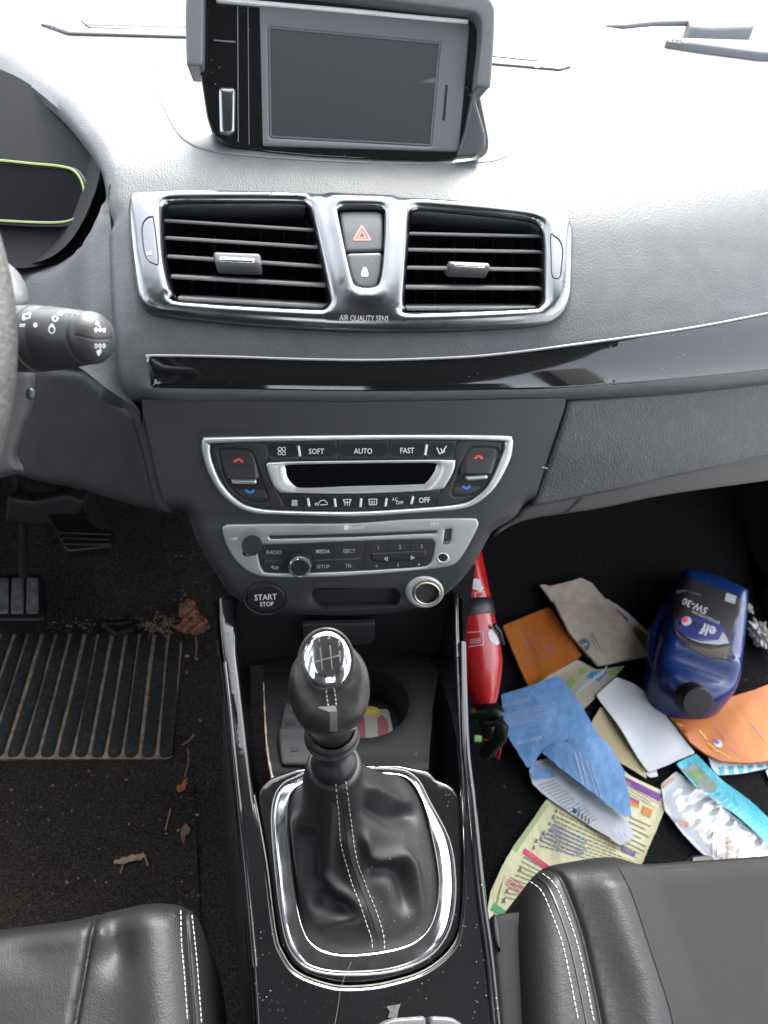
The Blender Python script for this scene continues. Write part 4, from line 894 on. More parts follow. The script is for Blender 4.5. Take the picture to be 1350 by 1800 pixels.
for j in range(NT):
    t = j/(NT-1)
    # radius falls from the frame to the narrow column, height climbs
    zc = Z0r+(.452-Z0r)*(t**1.35)+.006*math.sin(min(1, t/.16)*math.pi/2)*(1-t)**1.5
    u = t
    blend = (1-u)**1.75 if u < 1 else 0
    cx = cen[0]+(top3[0]-cen[0])*(1-(1-u)**1.6); cy = cen[1]+(top3[1]-cen[1])*(1-(1-u)**1.6)
    rr2 = .0195+(.0035*math.sin(u*math.pi))
    r = rr2+(R0*.995-rr2)*blend
    G[j, :, 0] = cx+r*np.cos(TH); G[j, :, 1] = cy+r*np.sin(TH); G[j, :, 2] = zc
for q, (rx_, zx_) in enumerate(((.0190, .0012), (.0172, .0018), (.0140, .0014), (.0090, .0))):
    G[NT+q, :, 0] = top3[0]+rx_*np.cos(TH); G[NT+q, :, 1] = top3[1]+rx_*np.sin(TH); G[NT+q, :, 2] = .452+zx_
Gf = G.reshape(-1, 3); PP = proj(Gf); tt_ = np.repeat(np.minimum(1, np.arange(NT+NX)/(NT-1)), NB); env = np.clip((tt_-.03)/.14, 0, 1)*np.clip((1-tt_)/.12, 0, 1)
dsp = np.zeros(len(Gf))
dsp += .0105*ridge(PP, [(640, 1470), (648, 1500), (666, 1509), (689, 1508), (709, 1502), (722, 1518), (732, 1555), (742, 1602)], 8)
dsp -= .0110*ridge(PP, [(652, 1532), (690, 1530), (708, 1545), (716, 1590)], 13)
dsp -= .0110*ridge(PP, [(655, 1425), (690, 1440), (722, 1428)], 15)
dsp += .0080*ridge(PP, [(650, 1385), (680, 1400), (705, 1413), (735, 1405)], 8)
dsp += .0110*ridge(PP, [(573, 1540), (590, 1556), (612, 1570), (629, 1590), (622, 1610), (592, 1616), (560, 1634)], 7)
dsp -= .0100*ridge(PP, [(556, 1585), (590, 1592), (606, 1596)], 11)
dsp -= .0085*ridge(PP, [(545, 1470), (560, 1530), (566, 1572)], 12)
dsp += .0065*ridge(PP, [(522, 1440), (530, 1510), (543, 1590), (560, 1650)], 8)
dsp += .0060*ridge(PP, [(584, 1420), (578, 1505), (572, 1535)], 7)
dsp += .0060*ridge(PP, [(610, 1480), (622, 1540), (644, 1600), (660, 1660)], 12)
dsp += .0050*ridge(PP, [(560, 1656), (640, 1662), (710, 1640), (752, 1590)], 9)
dsp = dsp*.78+.0006*np.sin(Gf[:, 0]*160+Gf[:, 1]*90)*np.sin(Gf[:, 2]*140+Gf[:, 0]*60)
bm = bmesh.new(); gv = [bm.verts.new(v) for v in Gf]
for j in range(NT+NX-1):
    for i in range(NB):
        a, b, c, d = j*NB+i, j*NB+(i+1) % NB, (j+1)*NB+(i+1) % NB, (j+1)*NB+i; bm.faces.new([gv[a], gv[b], gv[c], gv[d]])
bm.normal_update(); NR = np.array([v.normal[:] for v in bm.verts])
for v, n, d in zip(gv, NR, dsp*env): v.co = v.co+Vector(n)*float(d)
for _ in range(2): bmesh.ops.smooth_vert(bm, verts=[v for v in bm.verts if not v.is_boundary], factor=.4, use_axis_x=True, use_axis_y=True, use_axis_z=True)
me = bpy.data.meshes.new('boot'); bm.to_mesh(me); bm.free(); fin(me, 180); boot = link('boot', me, m_leather2, gl_)
sb = boot.modifiers.new('sub', 'SUBSURF'); sb.levels = 1; sb.render_levels = 1
S_boot = S_mesh([boot], S_c(.37))
def dashes(name, path, S, m, parent, r, seg=7., gap=2.5, off=.0006):
    p = resamp(path, 1.0, False); out = []; i = 0; bm = bmesh.new()
    n = int(seg); g = int(gap)
    while i+n < len(p):
        a, b = S(np.array([p[i], p[i+n]])); nn = nrm(S, p[i:i+1]+.0)[0]*off
        if not np.isfinite(nn).all(): nn = -FW*off
        a, b = a+nn, b+nn; d = b-a; L_ = np.linalg.norm(d)
        if L_ < .02:
            mt = Matrix.Translation(Vector((a+b)/2)) @ Vector(d).to_track_quat('Z', 'Y').to_matrix().to_4x4() @ Matrix.Diagonal((r, r, L_*.56, 1))
            bmesh.ops.create_icosphere(bm, subdivisions=1, radius=1, matrix=mt)
        i += n+g
    me = bpy.data.meshes.new(name); bm.to_mesh(me); bm.free(); fin(me, 180); return link(name, me, m, parent)
st1 = cr([(588, 1358), (593, 1410), (598, 1471), (607, 1510), (622, 1561), (643, 1619), (653, 1650), (654, 1668)], 6, False)
st2 = cr([(605, 1354), (611, 1400), (618, 1455), (626, 1510), (644, 1561), (664, 1611), (674, 1645), (676, 1668)], 6, False)
dashes('stitching', st1, S_boot, m_thread2, boot, .00045, 8, 2); dashes('stitching', st2, S_boot, m_thread2, boot, .00045, 8, 2)
sm_ = (st1+st2)/2 if len(st1) == len(st2) else st1
tube('seam', [tuple(v) for v in S_off(S_boot, -.0001)(sm_+np.array([1, 0]))], .0006, m_void, boot, n=6)
# stick, collars and knob
kax = np.array([-.055, .10, 1.]); kax /= np.linalg.norm(kax)
p_c = at(586, 1342, 1.0); p_c = S_z(.452)([(587, 1342)])[0]
lathe('collar', p_c-kax*.004, kax, [(.0160, 0), (.0165, .006), (.0152, .010), (.0118, .0145), (.0095, .018), (.0092, .032)], m_dark, gl_)
kp_ = S_z(.478)([(584, 1302)])[0]
lathe('collar', kp_, kax, [(.010, -.004), (.0150, 0), (.0185, .0035), (.0190, .0055), (.0175, .0075), (.0185, .0095), (.0180, .012), (.0160, .014)], m_dark, gl_)
kb0 = kp_+kax*.010; tilt = -FW*.62+UP*.55; tilt = kax*1.0+(-FW)*.0
kprof = [(.0135, 0), (.0148, .006), (.0165, .013), (.0195, .022), (.0225, .031), (.0246, .041), (.0255, .050), (.0254, .057), (.0246, .063), (.0226, .068), (.0198, .0706), (0, .0715)]
# knob leans so that its cap faces the rear seats
bm = bmesh.new(); n = 48; rings = []; Lk = .070
capn = np.array([-.06, -.62, .78]); capn /= np.linalg.norm(capn)
for r, z in kprof:
    f = (z/Lk); c0 = Vector(kb0+kax*z*.98+np.array([0, -.0035, 0])*f); axn = Vector(kax*(1-f**2)+capn*f**2).normalized()
    a = Vector((1, 0, 0)); a = (a-axn*a.dot(axn)).normalized(); b = axn.cross(a)
    if r < 1e-5: rings.append([bm.verts.new(c0)])
    else: rings.append([bm.verts.new(c0+(a*math.cos(t)+b*math.sin(t)*.96)*r) for t in [2*math.pi*k/n for k in range(n)]])
for A_, B_ in zip(rings[:-1], rings[1:]):
    for k in range(n):
        k2 = (k+1) % n
        bm.faces.new([A_[k], A_[k2], B_[0]] if len(B_) == 1 else [A_[k], A_[k2], B_[k2], B_[k]])
me = bpy.data.meshes.new('knob'); bm.to_mesh(me); bm.free(); fin(me, 60); knob = link('knob', me, m_knobl, gl_)
S_kn = S_mesh([knob], S_z(.55))
cape = ell(573, 1163, 46, 55, 48, .05)
cc = S_kn([(573, 1163)])[0]
S_cap = S_pl(cc+capn*.0005, -FW*.72+capn*.4)
cap = slab('knob_cap', cape, S_cap, m_chrome, knob, h=.0055, w=43, prof='round', skirt=.012, step=6, bstep=3, base=-.0012, ang=180)
tube('cap_ring', [tuple(v) for v in S_off(S_cap, -.0008)(cape+(cape-cape.mean(0))*.03)], .0013, m_knobl, knob, closed=True, n=8)
S_cp = S_mesh([cap], S_cap)
gm = mat('engraved_grey', (.16, .16, .165), .6)
eng = pline([(563, 1138), (567, 1178)], 2)+pline([(580, 1134), (584, 1176)], 2)+pline([(597, 1144), (598, 1164)], 2)+pline([(546, 1155), (548, 1164), (565, 1160), (596, 1152)], 2)
pxpolys('gear_pattern', eng, S_cp, gm, cap, off=.0005)
text('gear_numbers', [('R', 550, 1142, 8, -10, .9), ('1', 561, 1124, 8, -5), ('3', 578, 1120, 8), ('5', 596, 1131, 8, 5), ('6', 600, 1176, 8, 5), ('4', 585, 1192, 8), ('2', 568, 1194, 8)], S_cp, gm, cap, off=.0003)
dashes('stitching', [(573, 1214), (575, 1228), (577, 1242)], S_kn, m_thread2, knob, .0005, 6, 2); dashes('stitching', [(588, 1212), (590, 1228), (591, 1242)], S_kn, m_thread2, knob, .0005, 6, 2)
pxpolys('worn_patch', [[(557, 1243), (573, 1241), (590, 1240), (592, 1249), (579, 1251), (566, 1246)]], S_kn, mat('torn_leather', (.34, .33, .31), .8), knob, off=.0003)
pxpolys('worn_threads', [line((580, 1251+i*3.6), (593, 1250+i*3.6), 2.2) for i in range(10)], S_kn, mat('thread_patch', (.20, .18, .15), .8), knob, off=.0004)

# ================================================================== seats
def waves(f): return f
dseat = thing('driver_seat', 'black leather driver seat with double white stitching at its inner edge', 'car seat', (-.33, -.1, 0))
d_o = np.concatenate([cr([(-420, 1700), (-200, 1672), (0, 1641), (68, 1632), (136, 1623), (187, 1611), (238, 1603), (300, 1598), (327, 1601), (347, 1614), (358, 1645), (366, 1690), (373, 1760), (380, 1860)], 5, False), np.array([(392, 2050), (-420, 2050)])])
def dhf(V, D):
    x, y = V[:, 0], V[:, 1]
    o = -.0050*np.exp(-((x-(186-(y-1611)*.17))/5)**2)
    o += -.0035*np.exp(-((x-(322+(y-1600)*.085)-9)/3.0)**2)
    o += .007*np.exp(-((x-(280+(y-1700)*.1))/45)**2)-.006*np.exp(-((x-225)/26)**2-((y-1695)/40)**2)+.004*np.exp(-((x-195)/14)**2-((y-1670)/30)**2)-.004*np.exp(-((x-60)/60)**2-((y-1690)/40)**2)
    return o
ds = slab('cushion', d_o, S_z(.33), m_leather, dseat, h=.035, w=55, hf=dhf, extra=np.concatenate([resamp(np.array([(186+k, 1605), (150+k, 1860)], float), 5, False) for k in (-9, -5, -2.5, 0, 2.5, 5, 9)]+[resamp(np.array([(331+k, 1600), (353+k, 1860)], float), 5, False) for k in (-6, -3, -1.2, 0, 1.2, 3, 6)]), skirt=.16, skirt_dir=(0, .05, -1), step=9, bstep=8, ang=180)
S_ds = S_mesh([ds], S_z(.36))
dashes('stitching', cr([(317, 1601), (318, 1652), (324, 1721), (329, 1799)], 5, False), S_ds, m_thread, ds, .00042, 9, 1)
dashes('stitching', cr([(336, 1609), (341, 1652), (346, 1704), (353, 1799)], 5, False), S_ds, m_thread, ds, .00042, 9, 1)
box('backrest', (-.56, -.62, .36), (-.14, -.50, .98), m_leather, dseat, .04)
box('seat_base', (-.54, -.5, .03), (-.16, .06, .19), m_dark, dseat, .02)
pseat = thing('passenger_seat', 'black leather and fabric passenger seat with curved white stitching on its bolster', 'car seat', (.33, -.1, 0))
p_o = np.concatenate([np.array([(1760, 1470)]), cr([(1650, 1478), (1500, 1490), (1350, 1503), (1218, 1512), (1123, 1518), (1051, 1514), (999, 1521), (953, 1531), (931, 1548), (918, 1580), (913, 1631), (914, 1669), (917, 1740), (921, 1820)], 5, False), np.array([(932, 2050), (1760, 2050)])])
seam_p = cr([(1085, 1521), (1098, 1545), (1112, 1578), (1142, 1669), (1176, 1775), (1190, 1860)], 4, False)
gr_p = cr([(945, 1543), (965, 1562), (986, 1612), (1006, 1676), (1031, 1797), (1038, 1850)], 4, False)
def phf(V, D):
    x, y = V[:, 0], V[:, 1]; sx = np.interp(y, seam_p[:, 1], seam_p[:, 0])
    o = -.0045*np.exp(-(distp(V, gr_p, False)/4.5)**2)
    o += .013*np.exp(-((x-(sx-70))/42)**2)*np.clip((y-1530)/60, 0, 1)-.010*np.clip((x-sx+14)/40, 0, 1)
    return o
ps = slab('cushion', p_o, S_z(.335), m_leather, pseat, h=.035, w=48, hf=phf, extra=np.concatenate([resamp(gr_p+np.array([k, 0]), 4, False) for k in (-9, -6, -4, -2, 0, 2, 4, 6, 9)]+[resamp(seam_p+np.array([k, 0]), 6, False) for k in (-10, -3, 0, 3, 10)]), skirt=.16, skirt_dir=(0, .05, -1), step=9, bstep=8, ang=180)
S_ps = S_mesh([ps], S_z(.36))
slab('fabric_panel', np.concatenate([seam_p+np.array([2, 5]), np.array([(1560, 1860), (1560, 1494)]), cr([(1500, 1498), (1350, 1510), (1218, 1519), (1123, 1525), (1088, 1526)], 4, False)]), S_ps, m_fabric, ps, base=.0007, skirt=.002, step=12, bstep=6)
dashes('stitching', cr([(932, 1550), (953, 1567), (972, 1612), (991, 1669), (1017, 1797)], 6, False), S_ps, m_thread, ps, .00045, 10, 1)
dashes('stitching', cr([(953, 1536), (976, 1556), (999, 1612), (1021, 1684), (1044, 1797)], 6, False), S_ps, m_thread, ps, .00045, 10, 1)
tube('piping', [tuple(v) for v in S_off(S_ps, -.0002)(gr_p)], .0011, m_dark, ps, n=6)
tr_ = slab('side_trim', rc([(860, 1612), (880, 1607), (925, 1602), (930, 1900), (885, 1900), (868, 1700)], 6), S_z(.325), m_mat, pseat, h=.006, w=8, skirt=.2, skirt_dir=(0, 0, -1), step=16)
slab('trim_slot', cr([(866, 1610), (873, 1610), (879, 1640), (880, 1668), (874, 1668), (868, 1645)], 3), S_z(.332), m_void, pseat, h=.003, w=4, skirt=.002, step=6)
box('backrest', (.14, -.62, .36), (.56, -.50, .98), m_leather, pseat, .04)
box('seat_base', (.16, -.5, .03), (.54, .02, .19), m_dark, pseat, .02)
slab('adjuster_bar', rc([(1212, 1506), (1240, 1503), (1254, 1508), (1254, 1540), (1212, 1540)], 6), S_z(.20), m_dark, pseat, h=.004, w=5, skirt=.01, step=10)

# ================================================================== driver footwell
def pedal(name, label, pts, S, lines, m, arm, group='driver pedals'):
    t = thing(name, label, 'pedal', tuple(S([np.mean(pts, 0)])[0]), group)
    slab('pad', rc(pts, 9), S, m_dark, t, h=.003, w=6, skirt=.012, step=10)
    for q in lines: slab('tread_rib', rc(q, 4), S_off(S, .002), m, t, h=.0025, w=4, skirt=.002, step=10)
    tube('arm', arm, .006, m_void, t, n=10)
    return t
Sb = S_3((35, 1050, 1.02), (80, 1050, 1.02), (35, 1090, .985))
b0 = Sb([(35, 1040)])[0]
pedal('brake_pedal', 'low pedal with three vertical grey rubber ribs at the left edge', [(-60, 1012), (70, 1010), (79, 1020), (80, 1084), (70, 1092), (-60, 1092)], Sb,
      [[(-8, 1018), (17, 1018), (17, 1082), (-12, 1082)], [(22, 1018), (43, 1018), (43, 1082), (20, 1082)], [(48, 1017), (69, 1018), (69, 1082), (47, 1082)], [(-42, 1018), (-13, 1018), (-17, 1082), (-44, 1082)]], m_metalp, [tuple(b0+np.array([0, .01, -.01])), tuple(b0+np.array([-.01, .10, .03])), tuple(b0+np.array([-.02, .22, .25]))])
Sa = S_3((150, 930, 1.02), (200, 930, 1.02), (150, 970, .99))
a0 = Sa([(145, 905)])[0]
pedal('accelerator_pedal', 'dusty black accelerator pad with horizontal ribs, high under the dash', [(80, 905), (140, 897), (170, 930), (204, 935), (196, 962), (118, 971), (96, 930)], Sa,
      [[(102, 936), (196, 940), (195, 944), (104, 941)], [(105, 946), (195, 949), (195, 953), (107, 951)], [(110, 956), (194, 957), (193, 961), (113, 962)]], mat('dusty_rib', (.06, .05, .045), .8), [tuple(a0), tuple(a0+np.array([.0, .08, .02])), tuple(a0+np.array([0, .18, .22]))])
pk = slab('pedal_bracket', rc([(14, 872), (60, 880), (120, 868), (148, 880), (140, 905), (100, 912), (78, 925), (10, 915)], 6), S_3((0, 880, 1.03), (150, 880, 1.03), (70, 920, 1.05)), m_hard, None, h=.004, w=8, skirt=.02, step=12)
tag(pk, 'dark pedal bracket in the shadow under the dash above the pedals', 'bracket')
mat_ = thing('floor_mat', 'carpet mat with ribbed rubber heel pad, gaps filled with tan dirt', 'floor mat', tuple(S_z(0)([(150, 1230)])[0]))
S_m = S_off(S_fl, .004)
padq = rc([(-150, 1115), (312, 1119), (320, 1132), (302, 1331), (292, 1336), (-260, 1337)], 8)
slab('heel_pad', padq, S_m, m_dirt, mat_, h=.001, w=4, skirt=.004, step=20)
for k in range(16):
    xt = 318-24.4*k; xb = 303-29.6*k; xt2 = xt-19.5; xb2 = xb-24.5; yt = 1117+1.0*math.sin(k*1.9)-(k*.2)
    w1 = 1.5*math.sin(k*2.3)
    q = [(xt2+w1, yt), (xt, yt+1), ((xt+xb)/2+w1+1, 1228), (xb, 1334), (xb2, 1335), ((xt2+xb2)/2+w1-1, 1228)]
    slab('tread_rib', rc(q, 11), S_m, m_rubber, mat_, h=.0040, w=8, skirt=.001, step=9, bstep=5, base=.0004)
slab('mat_notch', rc([(181, 1093), (236, 1089), (237, 1118), (205, 1126), (188, 1116)], 4), S_off(S_fl, .006), m_dark, mat_, h=.008, w=6, skirt=.006, step=8)
mt = slab('mat_sheet', np.concatenate([np.array([(-300, 1350), (-300, 1880), (400, 1880)]), cr([(352, 1600), (345, 1450), (338, 1350)], 4, False)]), S_off(S_fl, .0035), m_carpet, mat_, skirt=.004, step=22, hf=lambda V, D: .0025*np.sin(V[:, 0]*.021+V[:, 1]*.013)*np.sin(V[:, 1]*.03))
# leaves, straws and crumbs
def leaf(label, pts, m, S, wob, cat='dry leaf', name='dry_leaf', sk=.0008, b=.004, group=None):
    ph = rng.random(4)*6
    o = slab(name, np.array(pts, float), S, m, None, base=b, skirt=sk, step=5, bstep=3, hf=lambda V, D: wob*(np.sin(V[:, 0]*.35+ph[0])*np.cos(V[:, 1]*.3+ph[1])+.6*np.sin(V[:, 0]*.8+V[:, 1]*.6+ph[2])))
    return tag(o, label, cat, group)
def jag(pts, a=1.5, st=4):
    p = resamp(pts, st); return p+rng.normal(0, a*.5, p.shape)
Sf6 = S_off(S_fl, .003)
leaf('large crumpled brown leaf beside the console foot', jag([(318, 1066), (330, 1056), (343, 1060), (345, 1075), (356, 1086), (368, 1104), (370, 1113), (356, 1120), (340, 1123), (322, 1120), (312, 1112), (322, 1096), (318, 1082)]), m_leafm, Sf6, .004, b=.010)
leaf('small orange torn leaf beside the rubber heel pad corner', jag([(310, 1386), (320, 1382), (326, 1372), (330, 1378), (326, 1390), (318, 1396), (312, 1394)], 1), m_leafo, Sf6, .001)
leaf('narrow curled brown leaf close to the console side', jag([(327, 1452), (335, 1460), (334, 1466), (326, 1474), (325, 1482), (328, 1491), (322, 1486), (318, 1472), (319, 1462)], .8), mat('mauve_leaf', (.24, .14, .11), .8), Sf6, .002)
leaf('frayed pale straw scrap in the middle of the carpet mat', jag([(202, 1519), (206, 1514), (222, 1511), (232, 1506), (246, 1505), (252, 1503), (256, 1508), (248, 1516), (236, 1516), (224, 1520), (208, 1522)], 1.5), m_twig, Sf6, .001, 'straw scrap', 'straw_scrap')
leaf('tiny pinkish chip on the carpet mat near the driver seat', jag([(114, 1553), (120, 1551), (123, 1556), (118, 1560)], .5), m_leafm, Sf6, .001, 'chip', 'leaf_chip')
for lab, pts, r in (('thin straw lying along the mat edge above the narrow curled leaf', [(300, 1426), (296, 1443), (291, 1463)], .0009), ('bent straw crossing the end of the frayed scrap', [(251, 1503), (256, 1512), (260, 1524)], .001), ('short straw under the frayed scrap', [(221, 1519), (217, 1528), (214, 1537)], .0008), ('long thin stalk beside the heel pad corner', [(341, 1295), (333, 1306), (321, 1314)], .0008), ('hair thin straw above the orange torn leaf', [(330, 1320), (331, 1345), (325, 1370)], .0005), ('dark stalk hanging from the large crumpled leaf', [(344, 1122), (346, 1140), (342, 1164)], .0007)):
    tag(tube('straw', [tuple(v) for v in S_off(S_fl, .007)(cr(pts, 4, False))], r, m_twig, None, n=5), lab, 'straw', 'straws on the driver carpet')
def crumbs(name, pts2, S, m, sizes, off, label, cat):
    X = S(np.array(pts2, float)); bm = bmesh.new()
    for x, s in zip(X, sizes):
        mt_ = Matrix.Translation(Vector(x)+Vector((0, 0, off+s*.3))) @ Matrix.Rotation(random.random()*6, 4, (random.random(), random.random(), 1)) @ Matrix.Diagonal((s*(1+random.random()), s, s*.6, 1))
        bmesh.ops.create_icosphere(bm, subdivisions=1, radius=1, matrix=mt_)
    me = bpy.data.meshes.new(name); bm.to_mesh(me); bm.free(); o = link(name, me, m); return tag(o, label, cat, None, 'stuff')
P = np.concatenate([np.stack([rng.normal(295, 32, 90), rng.normal(1104, 13, 90)], -1), np.stack([rng.uniform(-10, 240, 70), rng.normal(1100, 7, 70)], -1), np.stack([rng.uniform(0, 345, 90), rng.uniform(1350, 1600, 90)], -1), np.stack([rng.normal(335, 12, 60), rng.uniform(1140, 1600, 60)], -1), np.stack([rng.normal(320, 25, 30), rng.uniform(960, 1060, 30)], -1)])
P = P[P[:, 0] < 368]
crumbs('crumbs', P, S_fl, m_crumb, rng.gamma(2, .00028, len(P))+.0002, .004, 'tan crumbs and grit scattered over the driver carpet', 'crumbs')
P = np.stack([rng.uniform(880, 1340, 60), rng.uniform(1060, 1500, 60)], -1)
crumbs('grit', P, S_fr, m_crumb, rng.gamma(2, .0002, len(P))+.0003, .0, 'sparse grit on the black passenger carpet', 'grit')
# debris in front of the heel pad: flat fragments
for lab, pts in (('knot of dry grass beside the large crumpled leaf', [(262, 1100), (282, 1092), (300, 1088), (308, 1102), (300, 1120), (284, 1124), (268, 1118)]),):
    bm = bmesh.new(); X = None
    pl = []
    for i in range(34):
        a = rng.uniform([262, 1090], [308, 1122]); d = rng.normal(0, 11, 2); pl.append(cr([a, a+d*.5+rng.normal(0, 3, 2), a+d], 3, False))
    o = None; bmx = bmesh.new()
    for q in pl:
        X = S_off(S_fl, .006)(q)+np.array([0, 0, 1])*rng.uniform(0, .008)
        for u, v in zip(X[:-1], X[1:]):
            d = v-u; mt_ = Matrix.Translation(Vector((u+v)/2)) @ Vector(d).to_track_quat('Z', 'Y').to_matrix().to_4x4(); bmesh.ops.create_cone(bmx, segments=5, radius1=.0005, radius2=.0005, depth=np.linalg.norm(d)*1.1, matrix=mt_)
    me = bpy.data.meshes.new('dry_grass'); bmx.to_mesh(me); bmx.free(); tag(link('dry_grass', me, m_twig), lab, 'dry grass', None, 'stuff')

# ================================================================== passenger footwell: extinguisher, bottle and papers
S0 = S_z(0.)
m_rpaint = mat('red_paint', (.50, .012, .016), .22, coat=.4, rvar=(30, .18, .3))
ext = thing('fire_extinguisher', 'red fire extinguisher lying beside the console with black valve towards the seat', 'fire extinguisher', tuple(S_z(.02)([(852, 1150)])[0]))
E0 = at(800, 960, 1.02); E1 = at(857, 1262, .955); eax = E1-E0; eL = np.linalg.norm(eax); eax /= eL
kx = 1.0/FP
# radius in px about the axis, position along axis as fraction
epr = [(0, -.30), (30, -.30), (42, -.27), (44, -.2), (44, .05), (44, .50), (44, .62), (42.5, .70), (38, .76), (31, .83), (24, .89), (18, .93), (15.5, .95), (15.5, 1.0)]
eb = lathe('body', E0, eax, [(r*kx*1.02, f*eL) for r, f in epr], m_rpaint, ext, n=56)
S_eb = S_mesh([eb], S_z(.05))
lathe('strap', E0, eax, [(44.8*kx*1.02, eL*.345), (46*kx*1.02, eL*.35), (46*kx*1.02, eL*.435), (44.8*kx*1.02, eL*.44)], m_dark, ext, n=56)
m_lab = mat('white_label_print', (.62, .58, .58), .45)
decal('round_label', ell(868, 1120, 9, 15, 20, -.5), S_eb, m_lab, eb); decal('safety_label', ell(836, 1027, 9, 10, 16), S_eb, m_lab, eb)
lb_ = pline([(822, 1112), (848, 1110), (850, 1133), (824, 1137)], 1.6)+[line((826, 1131-i*3.2), (845, 1129-i*3.2), 1.1) for i in range(3)]
lb_ += [line((820+i*.8, 1056+i*5), (834+i*.8, 1056+i*5), 1.8) for i in range(5)]+[list(ell(836, 1027, 8, 9, 14)), list(ell(843, 1034, 6, 6, 12))]
lb_ += pline([(834, 1042), (850, 1040), (862, 1078), (842, 1076), (834, 1042)], 1.2)+[line((844, 1050), (853, 1049), 3), line((850, 1072), (859, 1072), 3)]
pxpolys('label_print', lb_, S_eb, m_lab, eb, off=.0006)
m_blk = mat('valve_black', (.010, .010, .010), .32)
V0 = at(850, 1246, .94)
lathe('valve_body', E1-eax*.008, eax, [(.0115, 0), (.0125, .004), (.0125, .016), (.010, .020), (.010, .045), (0, .046)], m_blk, ext)
tube('carry_handle', [tuple(at(832, 1252, .935)), tuple(at(850, 1249, .925)), tuple(at(870, 1248, .92)), tuple(at(882, 1256, .92))], [.0095, .010, .010, .008], m_blk, ext, n=12, sq=.7)
tube('squeeze_lever', [tuple(at(858, 1268, .925)), tuple(at(874, 1268, .915)), tuple(at(882, 1278, .912)), tuple(at(878, 1296, .915)), tuple(at(866, 1312, .925)), tuple(at(850, 1330, .935))], [.008, .0085, .009, .0095, .0095, .008], m_blk, ext, n=12, sq=.55)
tube('gauge', [tuple(at(834, 1298, .925)), tuple(at(846, 1299, .925))], .0045, mat('lime_plug', (.45, .75, .25), .4), ext)
tube('brass_fitting', [tuple(at(828, 1249, .93)), tuple(at(842, 1250, .928))], .0045, m_brass, ext)
tube('safety_pin', [tuple(at(848, 1300, .925)), tuple(at(884, 1304, .925)), tuple(at(880, 1316, .925)), tuple(at(876, 1334, .93)), tuple(at(871, 1330, .93)), tuple(at(876, 1312, .93))], .0012, mat('red_wire', (.55, .03, .05), .4), ext, n=6)
tube('strap_tail', [tuple(at(868, 1098, .96)), tuple(at(878, 1110, .965)), tuple(at(884, 1132, .975))], .003, m_dark, ext, n=8)

def paper(name, label, cat, pts, z, m, r=3, wob=.002, th=.0007, curl=None, group=None, S=None, step=10, seed=1, up=None):
    ph = np.random.default_rng(seed).random(6)*6
    S_ = S or S_off(S_fr, z)
    def f(V, D):
        o = wob*(np.sin(V[:, 0]*.022+V[:, 1]*.014+ph[0])*np.cos(V[:, 1]*.02-V[:, 0]*.009+ph[1])+.3*np.sin(V[:, 0]*.06+V[:, 1]*.03+ph[2])+1)+.0035*np.clip(1-D/16, 0, 1)**2*(.5+.5*np.sin(V[:, 0]*.035+V[:, 1]*.02+ph[3]))
        if curl: o = o+curl(V)
        return o
    o = slab(name, rc(pts, r), S_, m, None, hf=f, skirt=th, step=step, bstep=6, ang=60)
    tag(o, label, cat, group); return o, S_mesh([o], S_)
m_orange = mat('orange_wood_print', (.52, .155, .018), .55, var=((.42, .11, .012), 60, .35, .7, (1, .12, 1)), bump=[('n', 30, .2, .002)])
m_kraft = mat('brown_kraft_paper', (.44, .375, .30), .85, bump=[('n', 220, .5, .0015), ('n', 60, .3, .002)], var=((.38, .32, .255), 70, .4, .65))
m_bluep = mat('blue_paper', (.12, .27, .52), .5, bump=[('n', 38, .6, .006)], var=((.16, .33, .60), 25, .4, .7))
m_whitep = mat('white_paper', (.66, .69, .72), .6, bump=[('n', 500, .1, .0003)])
m_whiteb = mat('printed_white_paper', (.52, .55, .59), .6, bump=[('n', 38, .6, .006)])
m_tan = mat('manila_paper', (.46, .385, .21), .65)
m_yel = mat('pale_yellow_paper', (.66, .63, .38), .55, bump=[('n', 38, .6, .006)])
m_teal = mat('teal_paper', (.02, .33, .42), .45, bump=[('n', 38, .6, .006)])
m_pur = mat('purple_print', (.16, .03, .27), .5); m_ink = mat('dark_ink', (.12, .13, .15), .6); m_inkb = mat('blue_ink', (.12, .17, .40), .6); m_pink = mat('pink_print', (.62, .03, .15), .5)
m_grn = mat('pale_green_print', (.34, .44, .20), .5); m_grn2 = mat('green_print', (.03, .32, .10), .5); m_oprint = mat('orange_print', (.65, .30, .03), .5); m_lilac = mat('lilac_print', (.30, .22, .30), .6); m_ltb = mat('light_blue_print', (.42, .52, .72), .6)
def bil(q):
    q = np.array(q, float)
    return lambda u, v: (1-u)*(1-v)*q[0]+u*(1-v)*q[1]+u*v*q[2]+(1-u)*v*q[3]
def rows(B, u0, u1, v0, v1, n, fill, seed=0, ww=(.02, .07), rag=True):
    r = np.random.default_rng(seed); out = []
    for i in range(n):
        v = v0+(v1-v0)*(i+.5)/n; dv = (v1-v0)/n*fill/2; u = u0; ue = u1-(r.random()*.3*(u1-u0) if rag and r.random() < .3 else 0)
        while u < ue:
            w_ = r.uniform(*ww); e = min(u+w_, ue); out.append([B(u, v-dv), B(e, v-dv), B(e, v+dv), B(u, v+dv)]); u = e+.012
    return out
